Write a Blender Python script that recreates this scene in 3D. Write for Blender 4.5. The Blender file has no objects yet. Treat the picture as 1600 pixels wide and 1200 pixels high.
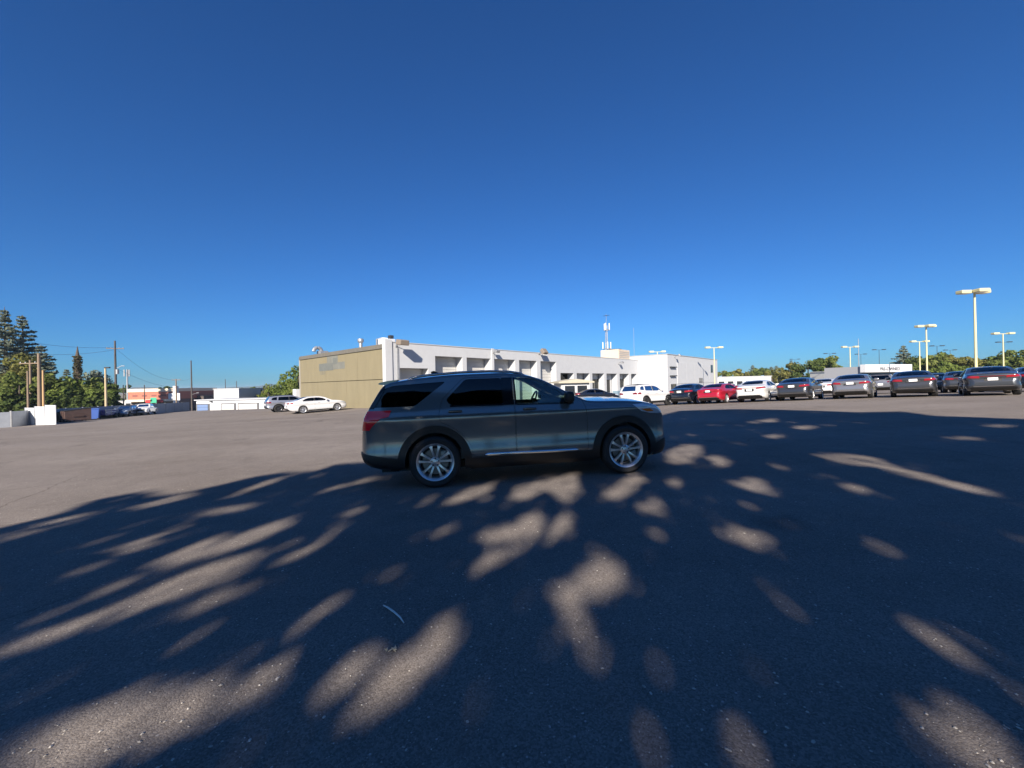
import bpy, bmesh, math, random
import numpy as np
from mathutils import Vector, Matrix
from mathutils.bvhtree import BVHTree

R = math.radians
SC = bpy.context.scene
COL = SC.collection

# ------------------------------------------------------------------ camera
EYE = 1.5            # height of the lens above the ground under it
FPX = 620.0          # focal length, in pixels of a 1600 px wide picture
ROLL = R(1.2)
cam_d = bpy.data.cameras.new('camera')
cam_d.sensor_width = 36.0
cam_d.lens = 36.0 * FPX / 1600.0
cam_d.clip_start = 0.05
cam_d.clip_end = 9000
cam = bpy.data.objects.new('camera', cam_d)
COL.objects.link(cam)
cam.matrix_world = Matrix.Translation((0, 0, EYE)) @ Matrix.Rotation(R(90), 4, 'X') @ Matrix.Rotation(-ROLL, 4, 'Z')
SC.camera = cam

# ------------------------------------------------------------------ light
SUN_EL = R(27.0)
SUN_AZ = R(11.0)     # the light travels this far to the right of straight ahead
SUN_DIR = Vector((math.sin(SUN_AZ) * math.cos(SUN_EL), math.cos(SUN_AZ) * math.cos(SUN_EL), -math.sin(SUN_EL)))
world = bpy.data.worlds.new('World')
SC.world = world
world.use_nodes = True
wn = world.node_tree
bg = wn.nodes['Background']
sky = wn.nodes.new('ShaderNodeTexSky')
sky.sky_type = 'NISHITA'
sky.sun_disc = False
sky.sun_elevation = SUN_EL
sky.sun_rotation = math.pi + SUN_AZ      # the sun stands behind the camera
sky.altitude = 60
sky.air_density = 1.0
sky.dust_density = 0.4
sky.ozone_density = 2.5
wb = wn.nodes.new('ShaderNodeMix')           # the camera's cool rendering of a clear sky
wb.data_type = 'RGBA'
wb.blend_type = 'MULTIPLY'
wb.inputs[0].default_value = 1.0
wb.inputs[7].default_value = (0.215, 0.525, 0.955, 1)
wn.links.new(sky.outputs[0], wb.inputs[6])
wn.links.new(wb.outputs[2], bg.inputs[0])
bg.inputs[1].default_value = 0.063
sun_d = bpy.data.lights.new('sun', 'SUN')
sun_d.energy = 5.0
sun_d.angle = R(0.53)
sun_d.color = (1.0, 0.90, 0.78)
sun = bpy.data.objects.new('sun', sun_d)
COL.objects.link(sun)
sun.rotation_euler = SUN_DIR.to_track_quat('-Z', 'Y').to_euler()
sun.location = (-8, -30, 30)
SC.view_settings.view_transform = 'Standard'
SC.view_settings.look = 'None'
SC.view_settings.gamma = 1.0
SC.view_settings.use_curve_mapping = False
SC.view_settings.exposure = 0.98

# ------------------------------------------------------------------ pixel helpers (survey of the place)
CR, SR = math.cos(ROLL), math.sin(ROLL)
def ray(px, py):
    dx, dy = px - 800.0, 600.0 - py
    return (dx * CR + dy * SR) / FPX, (-dx * SR + dy * CR) / FPX
def at(px, py, depth):
    u, v = ray(px, py)
    return Vector((u * depth, depth, EYE + v * depth))
def to_px(x, y, z):
    u, v = x / y * FPX, (z - EYE) / y * FPX
    return 800 + u * CR - v * SR, 600 - (u * SR + v * CR)

# ------------------------------------------------------------------ materials
MATS = {}
def mat(name, col, rough=0.6, metal=0.0, coat=0.0, spec=0.5, var=0.0, vscale=3.0, bump=0.0, bscale=40.0, stretch=None, emit=None):
    """A principled material; var gives uneven colour, bump a fine relief."""
    if name in MATS:
        return MATS[name]
    m = bpy.data.materials.new(name)
    m.use_nodes = True
    nt = m.node_tree
    p = nt.nodes['Principled BSDF']
    p.inputs['Base Color'].default_value = (*col, 1)
    p.inputs['Roughness'].default_value = rough
    p.inputs['Metallic'].default_value = metal
    p.inputs['Coat Weight'].default_value = coat
    p.inputs['Coat Roughness'].default_value = 0.03
    p.inputs['Specular IOR Level'].default_value = spec
    if emit:
        p.inputs['Emission Color'].default_value = (*col, 1)
        p.inputs['Emission Strength'].default_value = emit
    if var or bump:
        tc = nt.nodes.new('ShaderNodeTexCoord')
        mp = nt.nodes.new('ShaderNodeMapping')
        nt.links.new(tc.outputs['Object'], mp.inputs[0])
        if stretch:
            mp.inputs['Scale'].default_value = stretch
    if var:
        nz = nt.nodes.new('ShaderNodeTexNoise')
        nz.inputs['Scale'].default_value = vscale
        nz.inputs['Detail'].default_value = 7
        nz.inputs['Roughness'].default_value = 0.65
        nt.links.new(mp.outputs[0], nz.inputs['Vector'])
        rp = nt.nodes.new('ShaderNodeValToRGB')
        rp.color_ramp.elements[0].position = 0.3
        rp.color_ramp.elements[1].position = 0.7
        rp.color_ramp.elements[0].color = (*[c * (1 - var) for c in col], 1)
        rp.color_ramp.elements[1].color = (*[min(1, c * (1 + var)) for c in col], 1)
        nt.links.new(nz.outputs[0], rp.inputs[0])
        nt.links.new(rp.outputs[0], p.inputs['Base Color'])
    if bump:
        nb = nt.nodes.new('ShaderNodeTexNoise')
        nb.inputs['Scale'].default_value = bscale
        nb.inputs['Detail'].default_value = 5
        nt.links.new(mp.outputs[0], nb.inputs['Vector'])
        bp = nt.nodes.new('ShaderNodeBump')
        bp.inputs['Strength'].default_value = bump
        bp.inputs['Distance'].default_value = 0.02
        nt.links.new(nb.outputs[0], bp.inputs['Height'])
        nt.links.new(bp.outputs[0], p.inputs['Normal'])
    MATS[name] = m
    return m

def paint(name, col, metal=0.0, rough=0.35):
    """Car paint: flaked base under a clear coat, a little road dust."""
    if name in MATS:
        return MATS[name]
    m = mat(name, col, rough, metal, 1.0)
    nt = m.node_tree
    p = nt.nodes['Principled BSDF']
    tc = nt.nodes.new('ShaderNodeTexCoord')
    nz = nt.nodes.new('ShaderNodeTexNoise')
    nz.inputs['Scale'].default_value = 5
    nz.inputs['Detail'].default_value = 8
    nt.links.new(tc.outputs['Object'], nz.inputs['Vector'])
    mr = nt.nodes.new('ShaderNodeMapRange')
    mr.inputs['To Min'].default_value = 0.02
    mr.inputs['To Max'].default_value = 0.12
    nt.links.new(nz.outputs[0], mr.inputs[0])
    nt.links.new(mr.outputs[0], p.inputs['Coat Roughness'])
    return m

def glass(name, tint, refl=1.45):
    if name in MATS:
        return MATS[name]
    m = bpy.data.materials.new(name)
    m.use_nodes = True
    nt = m.node_tree
    nt.nodes.remove(nt.nodes['Principled BSDF'])
    out = nt.nodes['Material Output']
    tr = nt.nodes.new('ShaderNodeBsdfTransparent')
    tr.inputs[0].default_value = (*tint, 1)
    gl = nt.nodes.new('ShaderNodeBsdfGlossy')
    gl.inputs['Roughness'].default_value = 0.01
    fr = nt.nodes.new('ShaderNodeFresnel')
    fr.inputs['IOR'].default_value = refl
    mx = nt.nodes.new('ShaderNodeMixShader')
    nt.links.new(fr.outputs[0], mx.inputs[0])
    nt.links.new(tr.outputs[0], mx.inputs[1])
    nt.links.new(gl.outputs[0], mx.inputs[2])
    nt.links.new(mx.outputs[0], out.inputs[0])
    MATS[name] = m
    return m

def leaf_mat(name, a, b, trans=0.35):
    """Leaves of two tones (a value stored for each leaf), letting some light through."""
    if name in MATS:
        return MATS[name]
    m = bpy.data.materials.new(name)
    m.use_nodes = True
    nt = m.node_tree
    nt.nodes.remove(nt.nodes['Principled BSDF'])
    out = nt.nodes['Material Output']
    at_ = nt.nodes.new('ShaderNodeAttribute')
    at_.attribute_name = 'tone'
    mx = nt.nodes.new('ShaderNodeMix')
    mx.data_type = 'RGBA'
    mx.inputs[6].default_value = (*a, 1)
    mx.inputs[7].default_value = (*b, 1)
    nt.links.new(at_.outputs['Fac'], mx.inputs[0])
    df = nt.nodes.new('ShaderNodeBsdfDiffuse')
    tl = nt.nodes.new('ShaderNodeBsdfTranslucent')
    nt.links.new(mx.outputs[2], df.inputs[0])
    nt.links.new(mx.outputs[2], tl.inputs[0])
    ms = nt.nodes.new('ShaderNodeMixShader')
    ms.inputs[0].default_value = trans
    nt.links.new(df.outputs[0], ms.inputs[1])
    nt.links.new(tl.outputs[0], ms.inputs[2])
    nt.links.new(ms.outputs[0], out.inputs[0])
    MATS[name] = m
    return m

# ------------------------------------------------------------------ mesh helpers
def link(o, parent=None):
    COL.objects.link(o)
    if parent is not None:
        o.parent = parent
    return o
def mesh_obj(name, me, mats, parent=None):
    if not isinstance(mats, (list, tuple)):
        mats = [mats]
    if not me.materials:
        for m in mats:
            me.materials.append(m)
    return link(bpy.data.objects.new(name, me), parent)
def thing(name, label, cat, loc=(0, 0, 0), rz=0.0, group=None):
    o = bpy.data.objects.new(name, None)
    o.empty_display_size = 0.3
    o.location = loc
    o.rotation_euler = (0, 0, rz)
    return tag(link(o), label, cat, group)
def tag(o, label=None, cat=None, group=None, kind=None):
    for k, v in (('label', label), ('category', cat), ('group', group), ('kind', kind)):
        if v:
            o[k] = v
    return o
def copy_tree(o, parent=None):
    c = o.copy()
    COL.objects.link(c)
    c.parent = parent
    for ch in o.children:
        copy_tree(ch, c)
    return c

class MB:
    """Collects shapes into one mesh."""
    def __init__(s):
        s.v, s.f, s.m = [], [], []
    def add(s, v, f, mi=0):
        b = len(s.v)
        s.v += [tuple(p) for p in v]
        s.f += [tuple(i + b for i in q) for q in f]
        s.m += [mi] * len(f)
        return s
    def box(s, x0, x1, y0, y1, z0, z1, mi=0):
        v = [(x, y, z) for z in (z0, z1) for y in (y0, y1) for x in (x0, x1)]
        return s.add(v, [(0, 2, 3, 1), (4, 5, 7, 6), (0, 1, 5, 4), (2, 6, 7, 3), (0, 4, 6, 2), (1, 3, 7, 5)], mi)
    def rbox(s, cx, cy, cz, sx, sy, sz, bev, mi=0, rot=None, seg=2):
        bm = bmesh.new()
        bmesh.ops.create_cube(bm, size=1)
        bmesh.ops.scale(bm, vec=(sx, sy, sz), verts=bm.verts)
        bmesh.ops.bevel(bm, geom=list(bm.edges), offset=bev, segments=seg, affect='EDGES', profile=0.5)
        if rot is not None:
            bmesh.ops.transform(bm, matrix=rot.to_4x4(), verts=bm.verts)
        bmesh.ops.translate(bm, vec=(cx, cy, cz), verts=bm.verts)
        bm.verts.index_update()
        s.add([v.co[:] for v in bm.verts], [[v.index for v in f.verts] for f in bm.faces], mi)
        bm.free()
        return s
    def tube(s, pts, rad, n=8, mi=0, caps=True):
        pts = [Vector(p) for p in pts]
        if not isinstance(rad, (list, tuple)):
            rad = [rad] * len(pts)
        v, f = [], []
        d0 = (pts[1] - pts[0]).normalized()
        ref = Vector((0, 0, 1)) if abs(d0.z) < 0.9 else Vector((1, 0, 0))
        for i, p in enumerate(pts):
            d = (pts[min(i + 1, len(pts) - 1)] - pts[max(i - 1, 0)]).normalized()
            a = d.cross(ref)
            a = a.normalized() if a.length > 1e-5 else Vector((1, 0, 0))
            b = d.cross(a)
            for k in range(n):
                t = 2 * math.pi * k / n
                v.append(p + (a * math.cos(t) + b * math.sin(t)) * rad[i])
        for i in range(len(pts) - 1):
            for k in range(n):
                k2 = (k + 1) % n
                f.append((i * n + k, i * n + k2, (i + 1) * n + k2, (i + 1) * n + k))
        if caps:
            f.append(tuple(range(n - 1, -1, -1)))
            f.append(tuple(range((len(pts) - 1) * n, len(pts) * n)))
        return s.add(v, f, mi)
    def lathe_y(s, prof, n=32, mi=0, cx=0, cy=0, cz=0):
        """prof: (radius, y) pairs turned about the y axis."""
        v, f = [], []
        for r, y in prof:
            for k in range(n):
                t = 2 * math.pi * k / n
                v.append((cx + r * math.cos(t), cy + y, cz + r * math.sin(t)))
        for i in range(len(prof) - 1):
            for k in range(n):
                k2 = (k + 1) % n
                f.append((i * n + k, i * n + k2, (i + 1) * n + k2, (i + 1) * n + k))
        return s.add(v, f, mi)
    def prism(s, poly, a0, a1, axis='y', mi=0):
        n = len(poly)
        def pt(p, a):
            return {'y': (p[0], a, p[1]), 'x': (a, p[0], p[1]), 'z': (p[0], p[1], a)}[axis]
        v = [pt(p, a0) for p in poly] + [pt(p, a1) for p in poly]
        f = [tuple(range(n)), tuple(range(2 * n - 1, n - 1, -1))]
        f += [(i, i + n, (i + 1) % n + n, (i + 1) % n) for i in range(n)]
        return s.add(v, f, mi)
    def mesh(s, name='m', smooth=False, angle=None):
        me = bpy.data.meshes.new(name)
        me.from_pydata(s.v, [], s.f)
        me.polygons.foreach_set('material_index', s.m)
        bm = bmesh.new()
        bm.from_mesh(me)
        bmesh.ops.recalc_face_normals(bm, faces=bm.faces)
        bm.to_mesh(me)
        bm.free()
        if smooth or angle:
            me.polygons.foreach_set('use_smooth', [True] * len(me.polygons))
            if angle:
                me.set_sharp_from_angle(angle=R(angle))
        me.update()
        return me
    def build(s, name, mats, parent=None, smooth=False, angle=None):
        return mesh_obj(name, s.mesh(name, smooth, angle), mats, parent)

def quads_mesh(name, V, mats, tone=None):
    """A mesh of loose quads from an (n,4,3) array, a tone value for each."""
    n = len(V)
    me = bpy.data.meshes.new(name)
    me.vertices.add(n * 4)
    me.vertices.foreach_set('co', V.reshape(-1).astype(np.float32))
    me.loops.add(n * 4)
    me.loops.foreach_set('vertex_index', np.arange(n * 4, dtype=np.int32))
    me.polygons.add(n)
    me.polygons.foreach_set('loop_start', np.arange(0, n * 4, 4, dtype=np.int32))
    if tone is not None:
        a = me.attributes.new('tone', 'FLOAT', 'FACE')
        a.data.foreach_set('value', tone.astype(np.float32))
    me.update(calc_edges=True)
    return me

def pchip(xs, ys):
    xs, ys = np.array(xs, float), np.array(ys, float)
    h = np.diff(xs)
    d = np.diff(ys) / h
    m = np.zeros(len(xs))
    for i in range(1, len(xs) - 1):
        if d[i - 1] * d[i] > 0:
            w1, w2 = 2 * h[i] + h[i - 1], h[i] + 2 * h[i - 1]
            m[i] = (w1 + w2) / (w1 / d[i - 1] + w2 / d[i])
    m[0], m[-1] = d[0], d[-1]
    def fn(x):
        x = min(max(x, xs[0]), xs[-1])
        i = min(max(int(np.searchsorted(xs, x)) - 1, 0), len(h) - 1)
        t = (x - xs[i]) / h[i]
        return float((2 * t**3 - 3 * t**2 + 1) * ys[i] + (t**3 - 2 * t**2 + t) * h[i] * m[i]
                     + (-2 * t**3 + 3 * t**2) * ys[i + 1] + (t**3 - t**2) * h[i] * m[i + 1])
    return fn

def circle(cx, cz, r, n=32, a0=0.0, a1=2 * math.pi, closed=False):
    k = n if not closed else n + 1
    return [(cx + r * math.cos(a0 + (a1 - a0) * i / n), cz + r * math.sin(a0 + (a1 - a0) * i / n)) for i in range(k)]

def rounded(poly, r, n=4):
    out = []
    N = len(poly)
    for i in range(N):
        p0, p, p1 = Vector(poly[i - 1]), Vector(poly[i]), Vector(poly[(i + 1) % N])
        a, b = p0 - p, p1 - p
        k = min(r, a.length * 0.45, b.length * 0.45)
        a, b = p + a.normalized() * k, p + b.normalized() * k
        for j in range(n + 1):
            t = j / n
            q = a * (1 - t)**2 + p * (2 * t * (1 - t)) + b * t * t
            out.append((q.x, q.y))
    return out

def inside(poly, x, y):
    c = False
    j = len(poly) - 1
    for i in range(len(poly)):
        xi, yi = poly[i]
        xj, yj = poly[j]
        if (yi > y) != (yj > y) and x < (xj - xi) * (y - yi) / (yj - yi) + xi:
            c = not c
        j = i
    return c
# ================================================================== TERRAIN
def gp(px, py, d):
    p = at(px, py, d)
    return (p.x, p.y, p.z)
CTRL = [(0, 0, 0), (0, -12, 0.0), (-20, -12, -0.45), (25, -12, 0.6), (-1.176, 6, -0.05), (1.825, 6.4, 0.015),
        (-2.5, 1.5, -0.05), (2.5, 1.5, 0.05), (-12, 20, -0.3), (-11, 35, -0.35), (-36, 28, -1.15),
        (-51.6, 40, -1.95), (-54, 60, -2.05), (-56, 50, -2.1), (-62, 75, -2.4), (-39, 55, -1.45), (-25, 47.5, -0.85),
        (-40, 5, -1.0), gp(1552, 617.5, 19.3), gp(1428, 621, 21), gp(1330, 623.5, 22.7), gp(1240, 626.5, 24.4),
        gp(1170, 629, 26.1), gp(1105, 631.5, 27.8), gp(991, 635, 31.2), (15, 65, -1.0), (28, 71, -1.0), (50, 96, -1.2),
        (45, 38.6, 0.0), (62, 20, 0.8), (40, -2, 0.9), (80, 70, -0.6), gp(473.5, 646.5, 34), gp(435.5, 644.5, 36)]
_P = np.array(CTRL)
def _kern(d2):
    return 0.5 * d2 * np.log(d2 + 1e-9)
_n = len(_P)
_D2 = ((_P[:, None, :2] - _P[None, :, :2])**2).sum(-1)
_A = np.zeros((_n + 3, _n + 3))
_A[:_n, :_n] = _kern(_D2) + np.eye(_n) * 4.0
_A[:_n, _n] = 1
_A[:_n, _n + 1:] = _P[:, :2]
_A[_n:, :_n] = _A[:_n, _n:].T
_W = np.linalg.solve(_A, np.concatenate([_P[:, 2], np.zeros(3)]))
EDGE_A, EDGE_B = Vector((-62, 78)), Vector((-22, 49))     # where the lot breaks off to the lower yard
_ed = (EDGE_B - EDGE_A).normalized()
_en = Vector((-_ed.y, _ed.x))
def ground_np(x, y):
    x, y = np.asarray(x, float), np.asarray(y, float)
    sh = x.shape
    xf, yf = x.ravel(), y.ravel()
    rr = np.hypot(xf, yf)
    k = np.minimum(1.0, 110.0 / np.maximum(rr, 1e-6))
    xc, yc = xf * k, np.maximum(yf * k, -25)
    d2 = (xc[:, None] - _P[None, :, 0])**2 + (yc[:, None] - _P[None, :, 1])**2
    z = _kern(d2) @ _W[:_n] + _W[_n] + _W[_n + 1] * xc + _W[_n + 2] * yc
    z = np.clip(z, -3.2, 1.2)
    d = (xf - EDGE_A.x) * _en.x + (yf - EDGE_A.y) * _en.y
    t = np.clip(d / 9.0, 0, 1)
    t = t * t * (3 - 2 * t)
    side = np.clip((-14 - xf) / 10.0, 0, 1)
    z = z - 2.0 * t * side
    far = np.clip((rr - 120) / 150, 0, 1)
    z = z * (1 - far) + (-3.4) * far
    return z.reshape(sh)
def G(x, y):
    return float(ground_np(np.array([x]), np.array([y]))[0])

def spread(lo, hi, fine, a, b):
    c = list(np.arange(a, b + 1e-6, fine))
    s, p = fine, a
    while p > lo:
        s *= 1.28
        p -= s
        c.insert(0, max(p, lo))
    s, p = fine, b
    while p < hi:
        s *= 1.28
        p += s
        c.append(min(p, hi))
    return np.array(c)
XS = spread(-3500, 3500, 0.8, -66, 66)
YS = spread(-400, 5000, 0.8, -16, 100)
GX, GY = np.meshgrid(XS, YS)
GZ = ground_np(GX, GY)
def sheet(name, keep, lift, m):
    ny, nx = GX.shape
    idx = -np.ones(GX.shape, int)
    fs, vs = [], []
    cx = 0.25 * (GX[:-1, :-1] + GX[1:, :-1] + GX[:-1, 1:] + GX[1:, 1:])
    cy = 0.25 * (GY[:-1, :-1] + GY[1:, :-1] + GY[:-1, 1:] + GY[1:, 1:])
    K = keep(cx, cy)
    for j, i in np.argwhere(K):
        q = []
        for (a, b) in ((j, i), (j, i + 1), (j + 1, i + 1), (j + 1, i)):
            if idx[a, b] < 0:
                idx[a, b] = len(vs)
                vs.append((GX[a, b], GY[a, b], GZ[a, b] + lift))
            q.append(int(idx[a, b]))
        fs.append(q)
    me = bpy.data.meshes.new(name)
    me.from_pydata(vs, [], fs)
    me.polygons.foreach_set('use_smooth', [True] * len(me.polygons))
    o = mesh_obj(name, me, m)
    return tag(o, kind='structure')

def asphalt():
    m = bpy.data.materials.new('asphalt')
    m.use_nodes = True
    nt = m.node_tree
    L = nt.links.new
    N = nt.nodes.new
    p = nt.nodes['Principled BSDF']
    tc = N('ShaderNodeTexCoord')
    def noise(scale, det, rough=0.6):
        n = N('ShaderNodeTexNoise')
        n.inputs['Scale'].default_value = scale
        n.inputs['Detail'].default_value = det
        n.inputs['Roughness'].default_value = rough
        L(tc.outputs['Object'], n.inputs['Vector'])
        return n
    def ramp(src, p0, c0, p1, c1):
        r = N('ShaderNodeValToRGB')
        e = r.color_ramp.elements
        e[0].position, e[1].position = p0, p1
        e[0].color, e[1].color = (*c0, 1), (*c1, 1)
        L(src, r.inputs[0])
        return r
    def mixc(kind, fac, a, b):
        x = N('ShaderNodeMix')
        x.data_type = 'RGBA'
        x.blend_type = kind
        if isinstance(fac, float):
            x.inputs[0].default_value = fac
        else:
            L(fac, x.inputs[0])
        L(a, x.inputs[6])
        L(b, x.inputs[7])
        return x.outputs[2]
    big = noise(0.22, 6)
    base = ramp(big.outputs[0], 0.35, (0.206, 0.180, 0.156), 0.66, (0.246, 0.218, 0.194)).outputs[0]
    # the weathered aggregate: stones of a centimetre, light and dark
    vo = N('ShaderNodeTexVoronoi')
    vo.inputs['Scale'].default_value = 120
    L(tc.outputs['Object'], vo.inputs['Vector'])
    sep = N('ShaderNodeSeparateColor')
    L(vo.outputs['Color'], sep.inputs[0])
    stone = ramp(sep.outputs[0], 0.0, (0.62, 0.60, 0.60), 1.0, (1.32, 1.33, 1.34)).outputs[0]
    c = mixc('MULTIPLY', 0.75, base, stone)
    fine = noise(330, 3)
    c = mixc('MULTIPLY', 0.6, c, ramp(fine.outputs[0], 0.3, (0.6, 0.6, 0.6), 0.7, (1.35, 1.35, 1.35)).outputs[0])
    mid = noise(2.6, 7, 0.7)
    c = mixc('MULTIPLY', 0.5, c, ramp(mid.outputs[0], 0.32, (0.80, 0.80, 0.81), 0.68, (1.15, 1.14, 1.13)).outputs[0])
    # pale chips and grit
    v2 = N('ShaderNodeTexVoronoi')
    v2.inputs['Scale'].default_value = 34
    L(tc.outputs['Object'], v2.inputs['Vector'])
    s2 = N('ShaderNodeSeparateColor')
    L(v2.outputs['Color'], s2.inputs[0])
    gt = N('ShaderNodeMath')
    gt.operation = 'GREATER_THAN'
    gt.inputs[1].default_value = 0.955
    L(s2.outputs[0], gt.inputs[0])
    lt = N('ShaderNodeMath')
    lt.operation = 'LESS_THAN'
    lt.inputs[1].default_value = 0.20
    L(v2.outputs['Distance'], lt.inputs[0])
    mu = N('ShaderNodeMath')
    mu.operation = 'MULTIPLY'
    L(gt.outputs[0], mu.inputs[0])
    L(lt.outputs[0], mu.inputs[1])
    chip = N('ShaderNodeRGB')
    chip.outputs[0].default_value = (0.42, 0.39, 0.36, 1)
    c = mixc('MIX', mu.outputs[0], c, chip.outputs[0])
    # long faint seams of the paver and oil-dark drips
    mpg = N('ShaderNodeMapping')
    mpg.inputs['Rotation'].default_value = (0, 0, R(-42))
    mpg.inputs['Scale'].default_value = (0.035, 0.5, 1)
    L(tc.outputs['Object'], mpg.inputs[0])
    st = N('ShaderNodeTexNoise')
    st.inputs['Scale'].default_value = 1.0
    st.inputs['Detail'].default_value = 4
    L(mpg.outputs[0], st.inputs['Vector'])
    c = mixc('MULTIPLY', 0.55, c, ramp(st.outputs[0], 0.36, (0.86, 0.85, 0.85), 0.62, (1.08, 1.08, 1.08)).outputs[0])
    oil = noise(0.9, 3, 0.5)
    c = mixc('MULTIPLY', 0.6, c, ramp(oil.outputs[0], 0.26, (0.62, 0.62, 0.64), 0.36, (1, 1, 1)).outputs[0])
    # hairline cracks in some places
    wv = N('ShaderNodeVectorMath')
    wv.operation = 'ADD'
    sc_ = N('ShaderNodeVectorMath')
    sc_.operation = 'SCALE'
    sc_.inputs['Scale'].default_value = 0.5
    L(noise(1.1, 5).outputs['Color'], sc_.inputs[0])
    L(tc.outputs['Object'], wv.inputs[0])
    L(sc_.outputs[0], wv.inputs[1])
    vc = N('ShaderNodeTexVoronoi')
    vc.feature = 'DISTANCE_TO_EDGE'
    vc.inputs['Scale'].default_value = 0.30
    L(wv.outputs[0], vc.inputs['Vector'])
    ck = ramp(vc.outputs['Distance'], 0.0, (0.50, 0.49, 0.50), 0.006, (1, 1, 1)).outputs[0]
    area = ramp(noise(0.12, 2).outputs[0], 0.50, (0, 0, 0), 0.60, (0.8, 0.8, 0.8)).outputs[0]
    c = mixc('MULTIPLY', area, c, ck)
    L(c, p.inputs['Base Color'])
    p.inputs['Roughness'].default_value = 0.9
    p.inputs['Specular IOR Level'].default_value = 0.08
    b1 = N('ShaderNodeBump')
    b1.inputs['Strength'].default_value = 0.32
    b1.inputs['Distance'].default_value = 0.006
    L(vo.outputs['Distance'], b1.inputs['Height'])
    b1.invert = True
    b2 = N('ShaderNodeBump')
    b2.inputs['Strength'].default_value = 0.35
    b2.inputs['Distance'].default_value = 0.004
    L(fine.outputs[0], b2.inputs['Height'])
    L(b1.outputs[0], b2.inputs['Normal'])
    L(b2.outputs[0], p.inputs['Normal'])
    return m

M_WHITE = mat('white wall paint', (0.462, 0.474, 0.487), 0.7, var=0.05, vscale=1.3, bump=0.08, bscale=30)
M_WHITE2 = mat('white metal paint', (0.58, 0.59, 0.60), 0.5, var=0.04, vscale=2)
M_TAN = mat('tan painted panel', (0.200, 0.172, 0.104), 0.75, var=0.07, vscale=0.9, stretch=(1, 1.6, 0.35), bump=0.1, bscale=25)
M_GREYP = mat('grey patched paint', (0.122, 0.130, 0.118), 0.75, var=0.12, vscale=2.2)
M_DARK = mat('dark metal', (0.03, 0.032, 0.035), 0.5)
M_BLACK = mat('black plastic', (0.012, 0.012, 0.013), 0.55)
M_GALV = mat('galvanised metal', (0.36, 0.37, 0.38), 0.45, 0.6, var=0.15, vscale=4)
M_WOOD = mat('weathered pole wood', (0.20, 0.145, 0.10), 0.85, var=0.3, vscale=3, stretch=(6, 6, 0.6))
M_WOODD = mat('dark creosoted pole wood', (0.075, 0.062, 0.055), 0.85, var=0.3, vscale=3, stretch=(6, 6, 0.6))
M_CONC = mat('grey concrete', (0.27, 0.275, 0.28), 0.85, var=0.15, vscale=1.4, bump=0.2, bscale=20)
M_POLE = mat('cream pole paint', (0.62, 0.56, 0.31), 0.5, var=0.04, vscale=2)
M_LENS = mat('frosted lens', (0.85, 0.85, 0.82), 0.3)
M_BARK = mat('bark', (0.085, 0.062, 0.045), 0.9, var=0.35, vscale=5, stretch=(5, 5, 1), bump=0.6, bscale=14)
M_EARTH = mat('dry ground', (0.20, 0.165, 0.11), 0.95, var=0.3, vscale=0.05)

ground = sheet('ground', lambda x, y: np.ones_like(x, bool), -0.03, M_EARTH)
def in_lot(x, y):
    d = (x - EDGE_A.x) * _en.x + (y - EDGE_A.y) * _en.y
    left = x > -64 - 0.05 * y
    return (y > -7.5) & (y < 150) & (x < 150) & left & ((d < 1.0) | (x > -20))
lot = sheet('parking_lot', in_lot, 0.0, asphalt())
yard = sheet('lower_yard', lambda x, y: (y > 45) & (y < 150) & (x < -20) & (x > -110) & ~in_lot(x, y), -0.012, mat('yard paving', (0.25, 0.215, 0.18), 0.9, var=0.12, vscale=0.3))

# far wooded ridge, the blue of distant haze put into its colour
mb = MB()
rnd = random.Random(5)
for a0, a1, rad, hh, nn in ((-62, -8, 2400, 26, 70), (-8, 70, 2500, 16, 60)):
    top, mid_, bot = [], [], []
    for i in range(nn + 1):
        a = R(a0 + (a1 - a0) * i / nn)
        h = hh * (0.75 + 0.25 * math.sin(i * 0.31 + 1) + 0.1 * math.sin(i * 1.3)) + rnd.uniform(-1.5, 1.5)
        top.append((math.sin(a) * (rad + 250), math.cos(a) * (rad + 250), h))
        mid_.append((math.sin(a) * rad, math.cos(a) * rad, -4))
        bot.append((math.sin(a) * (rad + 600), math.cos(a) * (rad + 600), -4))
    n = nn + 1
    mb.add(mid_ + top + bot, [(i, i + 1, n + i + 1, n + i) for i in range(nn)] + [(n + i, n + i + 1, 2 * n + i + 1, 2 * n + i) for i in range(nn)])
tag(mb.build('hills', mat('wooded hills', (0.05, 0.075, 0.07), 0.95, var=0.25, vscale=0.01), smooth=True), kind='structure')

# ================================================================== SERVICE BUILDING
WALL_RZ = math.atan2(0.75, 0.66)
bld = thing('service_building', 'long white service garage with roll-up bays and a tan painted side wall', 'building', (-11, 35, -0.55), WALL_RZ)
BZ = -0.55
def lz(z):          # world height -> height in the building
    return z - BZ
TOP = lz(5.45)
tall = [(5.3, 8.85), (9.45, 13.05), (13.7, 17.3), (18.05, 21.6), (22.35, 25.9)]
low = [(26.9, 30.3), (31.1, 34.8), (35.6, 39.4), (40.2, 44.0), (44.9, 48.6), (49.5, 51.9)]
bays = [(1.3, 4.45, lz(3.17))] + [(a, b, lz(4.42)) for a, b in tall] + [(a, b, lz(2.9)) for a, b in low]
w = MB()
w.box(0.0, 52.6, 0.0, 1.0, lz(4.42), TOP)                           # band over the bays
w.box(0.0, 4.95, 0.0, 1.0, lz(3.17), lz(4.42))
w.box(26.3, 52.6, 0.0, 1.0, lz(2.9), lz(4.42))
xs = [0.0] + [v for a, b, t in bays for v in (a, b)] + [52.6]
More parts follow.
